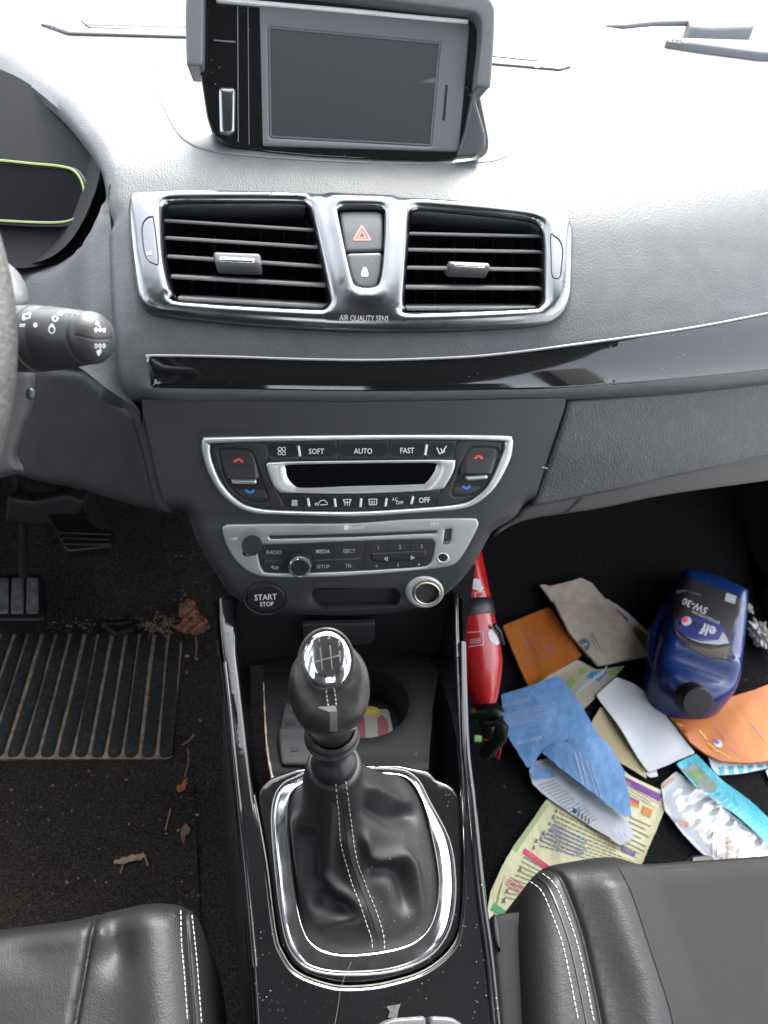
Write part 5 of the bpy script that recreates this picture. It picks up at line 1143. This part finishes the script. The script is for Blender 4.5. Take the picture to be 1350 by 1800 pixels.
# brochure with map at the very back
o, S_ = paper('travel_brochure', 'red and white brochure sticking out from under the kraft paper bag', 'brochure', [(1040, 1050), (1066, 1054), (1103, 1086), (1147, 1124), (1127, 1150), (1070, 1120)], .004, m_whiteb, seed=3)
pxpolys('red_print', [[(1064, 1056), (1074, 1060), (1104, 1088), (1100, 1096), (1060, 1068)], [(1108, 1120), (1126, 1132), (1128, 1146), (1116, 1140)]], S_, mat('dark_red_print', (.30, .02, .04), .5), o)
pxpolys('olive_print', [[(1116, 1100), (1146, 1123), (1138, 1134), (1110, 1112)]], S_, m_tan, o)
o, S_ = paper('map_leaflet', 'beige leaflet with green and blue map, partly under the kraft paper bag', 'leaflet', [(922, 1218), (1012, 1164), (1046, 1180), (1097, 1173), (1060, 1215), (1012, 1263), (975, 1245)], .003, mat('beige_paper', (.40, .37, .29), .55), seed=4)
pxpolys('map_print', [[(1002, 1221), (1040, 1180), (1068, 1180), (1056, 1196), (1008, 1234), (1004, 1232)], [(935, 1212), (985, 1196), (995, 1210), (955, 1222)]], S_, mat('blue_print_map', (.04, .20, .42), .5), o)
pxpolys('leaf_print', [[(994, 1200), (1008, 1190), (1012, 1200), (1000, 1214), (992, 1210)], [(1016, 1176), (1030, 1172), (1034, 1180), (1020, 1188)], [(1070, 1178), (1090, 1175), (1084, 1186), (1070, 1188)]], S_, mat('map_green', (.25, .38, .08), .5), o, off=.0006)
pxpolys('map_lettering', [line((1012+i*6.5, 1222-i*5), (1020+i*6.5, 1208-i*5), 2.6) for i in range(8)], S_, mat('map_cream', (.50, .55, .58), .5), o, off=.0008)
o, S_ = paper('orange_booklet', 'orange wood patterned booklet beside the extinguisher, corner under the kraft bag', 'booklet', [(881, 1107), (963, 1073), (1021, 1156), (926, 1217)], .007, m_orange, seed=5, th=.003)
pxpolys('faint_print', [line((912+i*16, 1110+i*3), (930+i*16, 1142+i*3), 1.2) for i in range(4)]+[line((918+i*14, 1150-i*6), (930+i*14, 1172-i*6), 1.0) for i in range(4)], S_, m_lilac, o)
o, S_ = paper('orange_card', 'orange card sliver visible behind the upper edge of the kraft bag', 'card', [(1028, 1034), (1048, 1042), (1090, 1078), (1076, 1084), (1040, 1060)], .008, m_orange, seed=6)
o, S_ = paper('kraft_paper_bag', 'folded light brown kraft paper bag with round black emblem', 'paper bag', [(944, 1032), (951, 1030), (960, 1033), (1012, 1018), (1030, 1026), (1072, 1074), (1108, 1125), (1132, 1167), (1090, 1172), (1044, 1180), (995, 1123), (956, 1050)], .016, m_kraft, wob=.003, th=.005, seed=7)
pxpolys('emblem', ringpoly(1026, 1134, 11, 12, 4, 16)+[[(1018, 1128), (1030, 1124), (1032, 1130), (1022, 1134)], [(1020, 1138), (1032, 1134), (1034, 1140), (1024, 1144)]]+[line((1040, 1112), (1058, 1146), 1.2), line((1036, 1116), (1050, 1144), .9)], S_, m_ink, o)
# envelopes
o, S_ = paper('manila_envelope', 'tan manila envelope under the edge of the white envelope', 'envelope', [(1053, 1247), (1036, 1277), (1060, 1330), (1134, 1373), (1126, 1340), (1090, 1270)], .003, m_tan, seed=8)
o, S_ = paper('small_white_slip', 'small white paper corner peeking from under the white envelope', 'paper slip', [(1130, 1362), (1150, 1352), (1154, 1368), (1140, 1370)], .003, m_whitep, seed=9)
o, S_ = paper('white_envelope', 'plain white envelope between the blue leaflet and the orange booklet', 'envelope', [(1044, 1229), (1079, 1197), (1110, 1212), (1136, 1234), (1180, 1284), (1216, 1331), (1170, 1352), (1134, 1364), (1090, 1300)], .010, m_whitep, r=4, seed=10, th=.0015)
# pale yellow flyer
yq = [(957, 1412), (1061, 1332), (1100, 1366), (1165, 1397), (1171, 1409), (1150, 1462), (1126, 1520), (1085, 1580), (920, 1680), (855, 1650), (853, 1612), (861, 1571), (880, 1528), (902, 1489)]
o, S_ = paper('yellow_flyer', 'pale yellow flyer with purple band, small flags and rows of text, sliding under the seat', 'flyer', yq, .005, m_yel, r=4, seed=11, wob=.002)
By = bil([(1061, 1332), (1171, 1404), (1070, 1610), (861, 1571)])
pxpolys('purple_band', [[(1060, 1335), (1100, 1366), (1165, 1398), (1158, 1409), (1110, 1384), (1066, 1352)]], S_, m_pur, o, off=.0005)
text('lettering', [('oser que...', 1094, 1370, 9, 31, .9)], S_, m_oprint, o, off=.0009)
pxpolys('green_border', [[(957, 1412), (966, 1414), (912, 1492), (884, 1548), (868, 1612), (853, 1614), (861, 1571), (902, 1489)]], S_, m_grn, o, off=.0005)
Bt = bil([(1010, 1400), (1156, 1470), (1100, 1560), (930, 1500)])
lay = rows(bil([(985, 1425), (1128, 1500), (1100, 1530), (945, 1490)]), .0, 1, 0, 1, 9, .35, 1)
pxpolys('text_rows', lay, S_, mat('olive_ink', (.24, .23, .16), .6), o, off=.0006)
pxpolys('blue_text_rows', rows(bil([(976, 1446), (1040, 1480), (1016, 1512), (948, 1480)]), .0, 1, 0, 1, 6, .35, 2), S_, m_inkb, o, off=.0007)
pxpolys('text_rows', rows(bil([(1108, 1432), (1148, 1450), (1128, 1510), (1090, 1490)]), .0, 1, 0, 1, 7, .3, 3, (.1, .3))+rows(bil([(918, 1500), (960, 1525), (930, 1590), (880, 1580)]), .1, 1, 0, 1, 10, .3, 4, (.1, .3))+rows(bil([(1100, 1376), (1156, 1410), (1150, 1422), (1094, 1392)]), .0, 1, 0, 1, 3, .3, 5), S_, mat('olive_ink', (.24, .23, .16), .6), o, off=.0006)
pxpolys('pink_band', [[(922, 1491), (968, 1524), (963, 1532), (918, 1500)]], S_, m_pink, o, off=.0007)
text('lettering', [('Pour venir ?', 943, 1511, 6, 36, .8)], S_, m_oprint, o, off=.0012)
pxpolys('pink_text', rows(bil([(898, 1540), (925, 1560), (915, 1575), (886, 1556)]), 0, 1, 0, 1, 4, .35, 6, (.2, .4)), S_, m_pink, o, off=.0006)
pxpolys('green_band', [[(868, 1587), (892, 1603), (888, 1612), (862, 1600)]], S_, m_grn2, o, off=.0007)
pxpolys('pictograms', [rc(np.array([(0, 0), (7, -2), (5, 4), (9, 8), (3, 7), (-2, 9), (1, 4)])*k+np.array(c), 1, 2) for c, k in (((970, 1434), .8), ((964, 1446), .6), ((952, 1462), .9), ((948, 1472), .7), ((940, 1476), .8), ((936, 1488), .7), ((912, 1526), .7), ((888, 1564), .8), ((882, 1580), 1.0), ((976, 1424), .6))], S_, m_ink, o, off=.0007)
fl3 = lambda c, cols: [(([np.array(c)+np.array([0, i*4.2])+np.array(p) for p in ((0, 0), (18, 9), (16.6, 13), (-1.4, 4))]), k) for i, k in enumerate(cols)]
for q, k in fl3((1106, 1400), (m_ink, m_red, m_oprint)): pxpolys('flag_stripe', [q], S_, k, o, off=.0008)
pxpolys('flag_stripe', [[(1092, 1397), (1098, 1400), (1094, 1411), (1088, 1408)]], S_, m_red, o, off=.0008)
pxpolys('flag_stripe', [[(1130, 1416), (1147, 1424), (1143, 1438), (1127, 1430)]], S_, m_oprint, o, off=.0008); pxpolys('flag_stripe', [line((1133+i*4.4, 1418+i*2), (1129.5+i*4.4, 1431+i*2), 1.4) for i in range(4)], S_, mat('flag_red', (.65, .06, .03), .5), o, off=.001)
pxpolys('blue_band', [[(1094, 1487), (1117, 1500), (1114, 1507), (1090, 1494)]], S_, mat('indigo_print', (.06, .07, .33), .5), o, off=.0008)
text('lettering', [('Utiles !', 1104, 1497, 6, 30, .8)], S_, m_oprint, o, off=.0012)
# blue leaflet, folded over at its lower end
bl = thing('blue_leaflet', 'creased blue leaflet with white text, lower end folded over showing its printed inside', 'leaflet', tuple(S0([(960, 1300)])[0]))
S_b1 = S_off(S_fr, .018)
def put(name, pts, m, S, f, r=3, step=8): return slab(name, rc(pts, r), S, m, bl, hf=f, skirt=.0007, step=step, bstep=5, ang=60)
lower = put('inside_page', [(925, 1368), (936, 1345), (960, 1340), (1010, 1370), (1060, 1420), (1100, 1455), (1108, 1482), (1085, 1494), (1030, 1458), (985, 1428), (948, 1402), (933, 1388)], m_whiteb, S_b1, lambda V, D: -.004+.002*np.sin(V[:, 0]*.03))
S_lo = S_mesh([lower], S_b1)
pxpolys('blue_header', [[(925, 1366), (932, 1350), (972, 1358), (976, 1366), (940, 1372)], [(1000, 1430), (1018, 1420), (1022, 1425), (1005, 1434)]], S_lo, m_bluep, lower, off=.0006)
pxpolys('text_rows', rows(bil([(940, 1378), (972, 1368), (1052, 1440), (1030, 1455)]), .05, .95, .02, 1, 16, .4, 8, (.08, .25)), S_lo, mat('faint_ink', (.30, .32, .36), .6), lower, off=.0005)
main = put('page', [(875, 1235), (905, 1228), (940, 1216), (971, 1204), (991, 1219), (1020, 1261), (1061, 1334), (1060, 1350), (944, 1337), (922, 1366), (900, 1330), (881, 1302)], m_bluep, S_b1, lambda V, D: .004*np.sin((V[:, 0]-875)*.02)+.005)
fold = put('folded_flap', [(944, 1337), (985, 1324), (1050, 1318), (1063, 1334), (1085, 1371), (1097, 1420), (1100, 1456), (1078, 1446), (1040, 1415), (1000, 1384), (965, 1356)], m_bluep, S_off(S_fr, .029), lambda V, D: .016*np.clip(distp(V, np.array([(944., 1337), (1100, 1456)]), False)/70, 0, 1)*(.5+.5*np.cos((V[:, 0]-990)*.03)))
S_mn, S_fd = S_mesh([main], S_b1), S_mesh([fold], S_b1)
text('lettering', [('ET L’HISTOIRE', 908, 1236, 6.5, -14, .85, .01), ('AMIS A L’AFFICHE', 930, 1302, 6, -14, .7, .02), ('avec les villages', 945, 1281, 5, -14, .9)], S_mn, m_ltb, main, off=.0006)
pxpolys('text_rows', rows(bil([(888, 1254), (960, 1236), (962, 1262), (892, 1280)]), 0, 1, 0, 1, 7, .28, 9, (.1, .3)), S_mn, m_ltb, main, off=.0005)
pxpolys('text_columns', [line((1010, 1322), (1032, 1404), 2.6), line((1018, 1322), (1040, 1408), 2), line((1030, 1335), (1052, 1406), 1.6), line((1040, 1350), (1058, 1404), 1.2), line((976, 1338), (984, 1362), 1.2), line((995, 1350), (1002, 1376), 1)], S_fd, m_ltb, fold, off=.0006)
pxpolys('pink_spot', [[(930, 1350), (946, 1344), (950, 1352), (936, 1360)]], S_lo, mat('pink_tint', (.40, .28, .50), .6), lower, off=.0007)
# right-hand orange booklet on teal leaflet
o, S_ = paper('teal_printed_leaflet', 'teal and white leaflet edge under the large orange booklet', 'leaflet', [(1240, 1335), (1300, 1335), (1380, 1330), (1380, 1347), (1300, 1364), (1258, 1368), (1247, 1356)], .004, m_whiteb, seed=12)
pxpolys('teal_print', [[(1246+i*17, 1349-i*.8), (1256+i*17, 1348-i*.8), (1256+i*17, 1364-i*1.8), (1248+i*17, 1364-i*1.8)] for i in range(7)], S_, m_teal, o)
o, S_ = paper('orange_booklet', 'large orange wood patterned booklet with small blue and white badge, at the right edge', 'booklet', [(1169, 1266), (1200, 1257), (1228, 1256), (1252, 1245), (1350, 1212), (1420, 1190), (1420, 1345), (1310, 1349), (1258, 1347), (1230, 1333), (1206, 1315)], .012, m_orange, r=4, wob=.004, th=.004, seed=13)
pxpolys('badge', [list(ell(1262, 1307, 9, 6, 16, .6))], S_, mat('badge_white', (.6, .62, .7), .5), o); pxpolys('badge', [list(ell(1259, 1304, 6, 3.5, 16, .6))], S_, mat('badge_blue', (.10, .13, .45), .5), o, off=.0008)
m_yp = mat('pale_orange_print', (.72, .42, .12), .5)
pxpolys('faint_print', [line((1229, 1284), (1242, 1300), 3), line((1244, 1306), (1262, 1322), 2.4), line((1262, 1320), (1284, 1334), 1.8), line((1190, 1272), (1200, 1277), 3)], S_, m_yp, o, off=.0006)
pxpolys('faint_print', [line((1258, 1280), (1275, 1300), 1), line((1285, 1315), (1300, 1330), 1), line((1318, 1270), (1344, 1302), 1.2)], S_, m_lilac, o, off=.0006)
tag(paper('white_paper_edge', 'white paper strip at the right edge below the large orange booklet', 'paper', [(1342, 1357), (1400, 1350), (1400, 1385), (1352, 1382)], .004, m_whitep, seed=14)[0], None, None)
# small leaflets in a clear bag
o, S_ = paper('printed_leaflet', 'pale leaflet with columns of print inside a crumpled clear bag', 'leaflet', [(1157, 1384), (1184, 1362), (1225, 1390), (1290, 1440), (1380, 1500), (1360, 1540), (1262, 1530), (1225, 1500), (1196, 1470), (1163, 1430)], .005, m_whiteb, seed=15)
pxpolys('cream_print', [[(1236, 1470), (1258, 1452), (1330, 1500), (1340, 1525), (1262, 1528), (1228, 1500)]], S_, mat('cream_print', (.48, .44, .30), .5), o, off=.0005)
pxpolys('text_rows', [line((1252+i*9, 1462+i*6), (1250+i*9, 1506+i*3), 2) for i in range(8)], S_, mat('brown_print', (.40, .22, .14), .6), o, off=.0009)
pxpolys('orange_spots', [[(1192, 1440), (1212, 1446), (1208, 1456), (1194, 1452)], [(1224, 1458), (1236, 1456), (1236, 1466), (1226, 1466)], [(1157, 1384), (1183, 1365), (1186, 1370), (1162, 1390)]], S_, mat('salmon_print', (.55, .30, .20), .6), o, off=.0008)
o, S_ = paper('teal_leaflet', 'bright teal leaflet with small photo of a garden, half inside the clear bag', 'leaflet', [(1182, 1352), (1216, 1334), (1262, 1380), (1350, 1456), (1400, 1500), (1400, 1540), (1340, 1492), (1270, 1432), (1211, 1387)], .013, m_teal, seed=16)
pxpolys('photo_print', [[(1200, 1353), (1221, 1342), (1263, 1382), (1247, 1394), (1232, 1388)]], S_, mat('photo_print', (.20, .19, .21), .5, var=((.10, .20, .07), 120, .45, .6)), o, off=.0005)
pxpolys('photo_leaves', [[(1210, 1358), (1222, 1352), (1228, 1366), (1228, 1378), (1218, 1370)]], S_, mat('photo_green', (.12, .26, .06), .6), o, off=.0008)
pxpolys('text_rows', [line((1250+i*8.5, 1398+i*7.5), (1262+i*8.5, 1390+i*7.5), 2.2) for i in range(12)], S_, mat('pale_teal', (.20, .50, .56), .5), o, off=.0006)
# clear crumpled bag
mb = bpy.data.materials.new('clear_film'); mb.use_nodes = True; t = mb.node_tree; t.nodes.clear()
o_ = t.nodes.new('ShaderNodeOutputMaterial'); mx = t.nodes.new('ShaderNodeMixShader'); mx2 = t.nodes.new('ShaderNodeMixShader'); tr = t.nodes.new('ShaderNodeBsdfTransparent'); gs = t.nodes.new('ShaderNodeBsdfGlossy'); df = t.nodes.new('ShaderNodeBsdfDiffuse')
gs.inputs['Roughness'].default_value = .2; df.inputs['Color'].default_value = (.75, .76, .78, 1); mx.inputs[0].default_value = .16
t.links.new(tr.outputs[0], mx.inputs[1]); t.links.new(gs.outputs[0], mx.inputs[2]); t.links.new(mx.outputs[0], mx2.inputs[1]); t.links.new(df.outputs[0], mx2.inputs[2]); mx2.inputs[0].default_value = .07; t.links.new(mx2.outputs[0], o_.inputs[0])
rb = np.random.default_rng(5); kk = rb.normal(0, .07, (14, 2)); kp2 = rb.random(14)*6
def crump(V, D):
    o = np.zeros(len(V))
    for i in range(14): o += np.abs(np.sin(V[:, 0]*kk[i, 0]+V[:, 1]*kk[i, 1]+kp2[i]))
    return .0011*(o-6)+.008*np.clip(D/10, 0, 1)
bag = slab('clear_plastic_bag', cr([(1164, 1400), (1190, 1392), (1214, 1392), (1240, 1402), (1264, 1428), (1290, 1458), (1325, 1480), (1360, 1510), (1350, 1540), (1262, 1532), (1222, 1500), (1190, 1468), (1166, 1438), (1158, 1418)], 4), S_off(S_fr, .017), mb, None, hf=crump, step=4, bstep=4, ang=25)
tag(bag, 'crumpled clear plastic bag wrapped round the pale and teal leaflets', 'plastic bag')
# oil bottle
bt_ = thing('oil_bottle', 'blue plastic motor oil bottle lying on its back with dark label and black cap', 'oil bottle', tuple(S0([(1225, 1120)])[0]))
m_blu = mat('blue_bottle_plastic', (.006, .024, .115), .25, rvar=(20, .2, .32))
S_bt = S_z(.055)
bo = cr([(1195, 1008), (1215, 1008), (1260, 1020), (1306, 1042), (1312, 1056), (1309, 1100), (1304, 1150), (1298, 1200), (1288, 1222), (1268, 1236), (1240, 1240), (1200, 1236), (1165, 1215), (1150, 1190), (1147, 1168), (1154, 1122), (1170, 1075), (1184, 1030)], 4)
lb2 = cr([(1193, 1014), (1215, 1018), (1262, 1034), (1300, 1052), (1298, 1078), (1290, 1095), (1284, 1120), (1284, 1152), (1276, 1159), (1245, 1155), (1212, 1140), (1190, 1118), (1183, 1096), (1184, 1060)], 4)
def bhf(V, D):
    y = V[:, 1]+(V[:, 0]-1220)*-.35
    o = .004*np.sin(np.clip((y-1150)/26, 0, 3)*math.pi)*np.clip(D/14, 0, 1)-.012*np.clip((y-1165)/50, 0, 1)
    return o-.0012*np.clip(1-distp(V, lb2)/3, 0, 1)
bb = slab('body', bo, S_bt, m_blu, bt_, h=.028, w=24, hf=bhf, skirt=.045, skirt_dir=(0, 0, -1), step=7, bstep=6, ang=180)
S_bb = S_mesh([bb], S_bt)
m_lbl = mat('dark_label', (.022, .020, .020), .4)
lab = slab('label', lb2, S_bb, m_lbl, bt_, base=.0007, step=5, bstep=4)
S_lb2 = S_off(S_bb, .0007)
pxpolys('label_oval', [cr([(1186, 1098), (1200, 1085), (1240, 1090), (1272, 1104), (1272, 1122), (1240, 1128), (1205, 1120)], 3)], S_lb2, mat('label_blue', (.02, .03, .16), .4), lab, off=.0006)
pxpolys('label_swoosh', [[(1204, 1121), (1230, 1128), (1262, 1126), (1270, 1112), (1276, 1120), (1281, 1132), (1262, 1134), (1232, 1132)], [(1190, 1038), (1203, 1039), (1216, 1042), (1234, 1048), (1214, 1046), (1191, 1044)], [(1276, 1043), (1294, 1049), (1291, 1063), (1273, 1057)]], S_lb2, mat('label_grey', (.38, .38, .42), .4), lab, off=.0009)
pxpolys('label_olive', [[(1184, 1100), (1190, 1112), (1212, 1134), (1248, 1142), (1283, 1136), (1284, 1152), (1276, 1159), (1245, 1155), (1212, 1140), (1190, 1118)]], S_lb2, mat('label_olive', (.07, .05, .03), .5), lab, off=.0005)
text('label_lettering', [('elf', 1245, 1109, 19, 199, 1.0, .03), ('5W-30', 1221, 1066, 12, 204, .95, .02), ('EVOLUTION', 1240, 1086, 5, 203, 1.3, .01)], S_lb2, mat('label_white', (.5, .5, .54), .4), lab, off=.0012)
pxpolys('label_logo', [list(ell(1206, 1093, 9, 8, 16))], S_lb2, mat('logo_white', (.5, .48, .55), .4), lab, off=.0011); pxpolys('label_logo', [list(ell(1203, 1091, 5.5, 5, 14))], S_lb2, m_red, lab, off=.0014)
cpx = at(1222, 1232, 1.0); C0 = S_z(.068)([(1222, 1232)])[0]; cdir = np.array([-.08, -.62, .55]); cdir /= np.linalg.norm(cdir)
lathe('cap', C0-cdir*.024, cdir, [(.020, 0), (.0225, .004), (.0235, .020), (.0230, .030), (.0205, .033), (0, .0335)], mat('black_cap', (.010, .0085, .008), .5, spec=.3), bt_)
hd = S_z(.05)
tube('carry_grip', [tuple(hd([(1168, 1070)])[0]), tuple(hd([(1150, 1110)])[0]), tuple(hd([(1146, 1150)])[0]), tuple(hd([(1158, 1185)])[0])], [.006, .009, .009, .008], m_blu, bt_, n=12)
# crumpled tissue at the right edge
def blob(name, px, py, z, r, m, label, cat, sc=(1, 1, 1), seed=1, amp=.35):
    c = S_z(z)([(px, py)])[0]; bm = bmesh.new(); bmesh.ops.create_icosphere(bm, subdivisions=5, radius=1)
    q = np.random.default_rng(seed); K = q.normal(0, 2.6, (16, 3)); ph = q.random(16)*6
    for v in bm.verts:
        p = np.array(v.co[:]); d = np.mean([abs(math.sin(K[i]@p+ph[i])) for i in range(16)]); d2 = np.mean([abs(math.sin(2.3*K[i]@p+ph[i]*2)) for i in range(8)])
        f = 1-amp*1.6*(d-.35)-amp*.8*(d2-.4); v.co = Vector(c)+Vector((p[0]*sc[0]*f*r, p[1]*sc[1]*f*r, p[2]*sc[2]*f*r))
    me = bpy.data.meshes.new(name); bm.to_mesh(me); bm.free(); fin(me, 40); return tag(link(name, me, m), label, cat)
m_tis = mat('tissue', (.50, .48, .44), .9)
blob('crumpled_tissue', 1338, 1115, .02, .036, m_tis, 'crumpled off-white tissue on the black carpet right of the oil bottle', 'tissue', (.75, 1.25, .6), 3, .8)
blob('tissue_scrap', 1316, 1068, .02, .013, m_tis, 'small twisted end of tissue above the crumpled one', 'tissue', (.7, 1.3, .6), 5, .7)
tag(tube('nut', [tuple(S_off(S_fr, .003)([(1176, 1226)])[0]), tuple(S_off(S_fr, .003)([(1180, 1230)])[0])], .003, m_tan, None), 'small pale nut on black carpet left of the bottle cap', 'nut')
# wiper seen through the foot of the windscreen
wp = thing('windscreen_wiper', 'grey windscreen wiper with thin arm seen through the glass, top right corner', 'wiper', tuple(at(1250, 70, 1.2)))
dW = 1.28
m_wip = mat('wiper_grey', (.17, .18, .19), .6, spec=.2)
S_wi = S_off(S_dash, .012); wq = lambda x, y: tuple(S_wi([(x, y)])[0])
tube('arm', [wq(1058, 66), wq(1090, 67), wq(1140, 61), wq(1210, 59), wq(1235, 60)], [.001, .003, .0035, .004, .005], m_wip, wp, n=8)
slab('pivot_cover', rc([(1200, 55), (1215, 52), (1300, 50), (1322, 58), (1316, 72), (1240, 75), (1206, 72)], 5), S_wi, m_wip, wp, h=.006, w=8, skirt=.02, step=14)
slab('blade', rc([(1165, 82), (1200, 80), (1420, 86), (1420, 110), (1330, 105), (1230, 92)], 4), S_off(S_dash, .006), m_wip, wp, h=.004, w=6, skirt=.012, step=14)
tube('cable', [wq(1214, 8), wq(1220, 20), wq(1228, 38), wq(1236, 52)], .0015, m_slat, wp, n=6)
# fine dust and fluff lying on the console, boot and dash strip
m_dust = mat('pale_dust', (.16, .15, .135), .95)
P = np.stack([rng.uniform(470, 850, 170), 1800-rng.gamma(1.6, 42, 170)], -1); P = P[(P[:, 1] > 1560) & (P[:, 0] < 790)]
crumbs('dust', P, S_mesh([dk, ip, rg], S_deck), m_dust, rng.gamma(2, .00005, len(P))+.00006, .0, 'pale dust specks on the gloss console around the chrome frame', 'dust')
P = np.stack([rng.normal(665, 45, 60), rng.normal(1530, 55, 60)], -1); P = P[(np.abs(P[:, 0]-640) < 110) & (P[:, 1] < 1640)]
crumbs('dust', P, S_boot, m_dust, rng.gamma(2, .00008, len(P))+.00007, .0, 'fine pale dust on the black leather lever boot', 'dust')
P = np.stack([rng.normal(225, 95, 170), rng.normal(1103, 7, 170)], -1); P = P[(P[:, 0] > -5) & (P[:, 0] < 312)]
crumbs('dirt', P, S_fl, m_dirt, rng.gamma(2, .00035, len(P))+.0003, .003, 'dry dirt gathered along the top edge of the rubber heel pad', 'dirt')
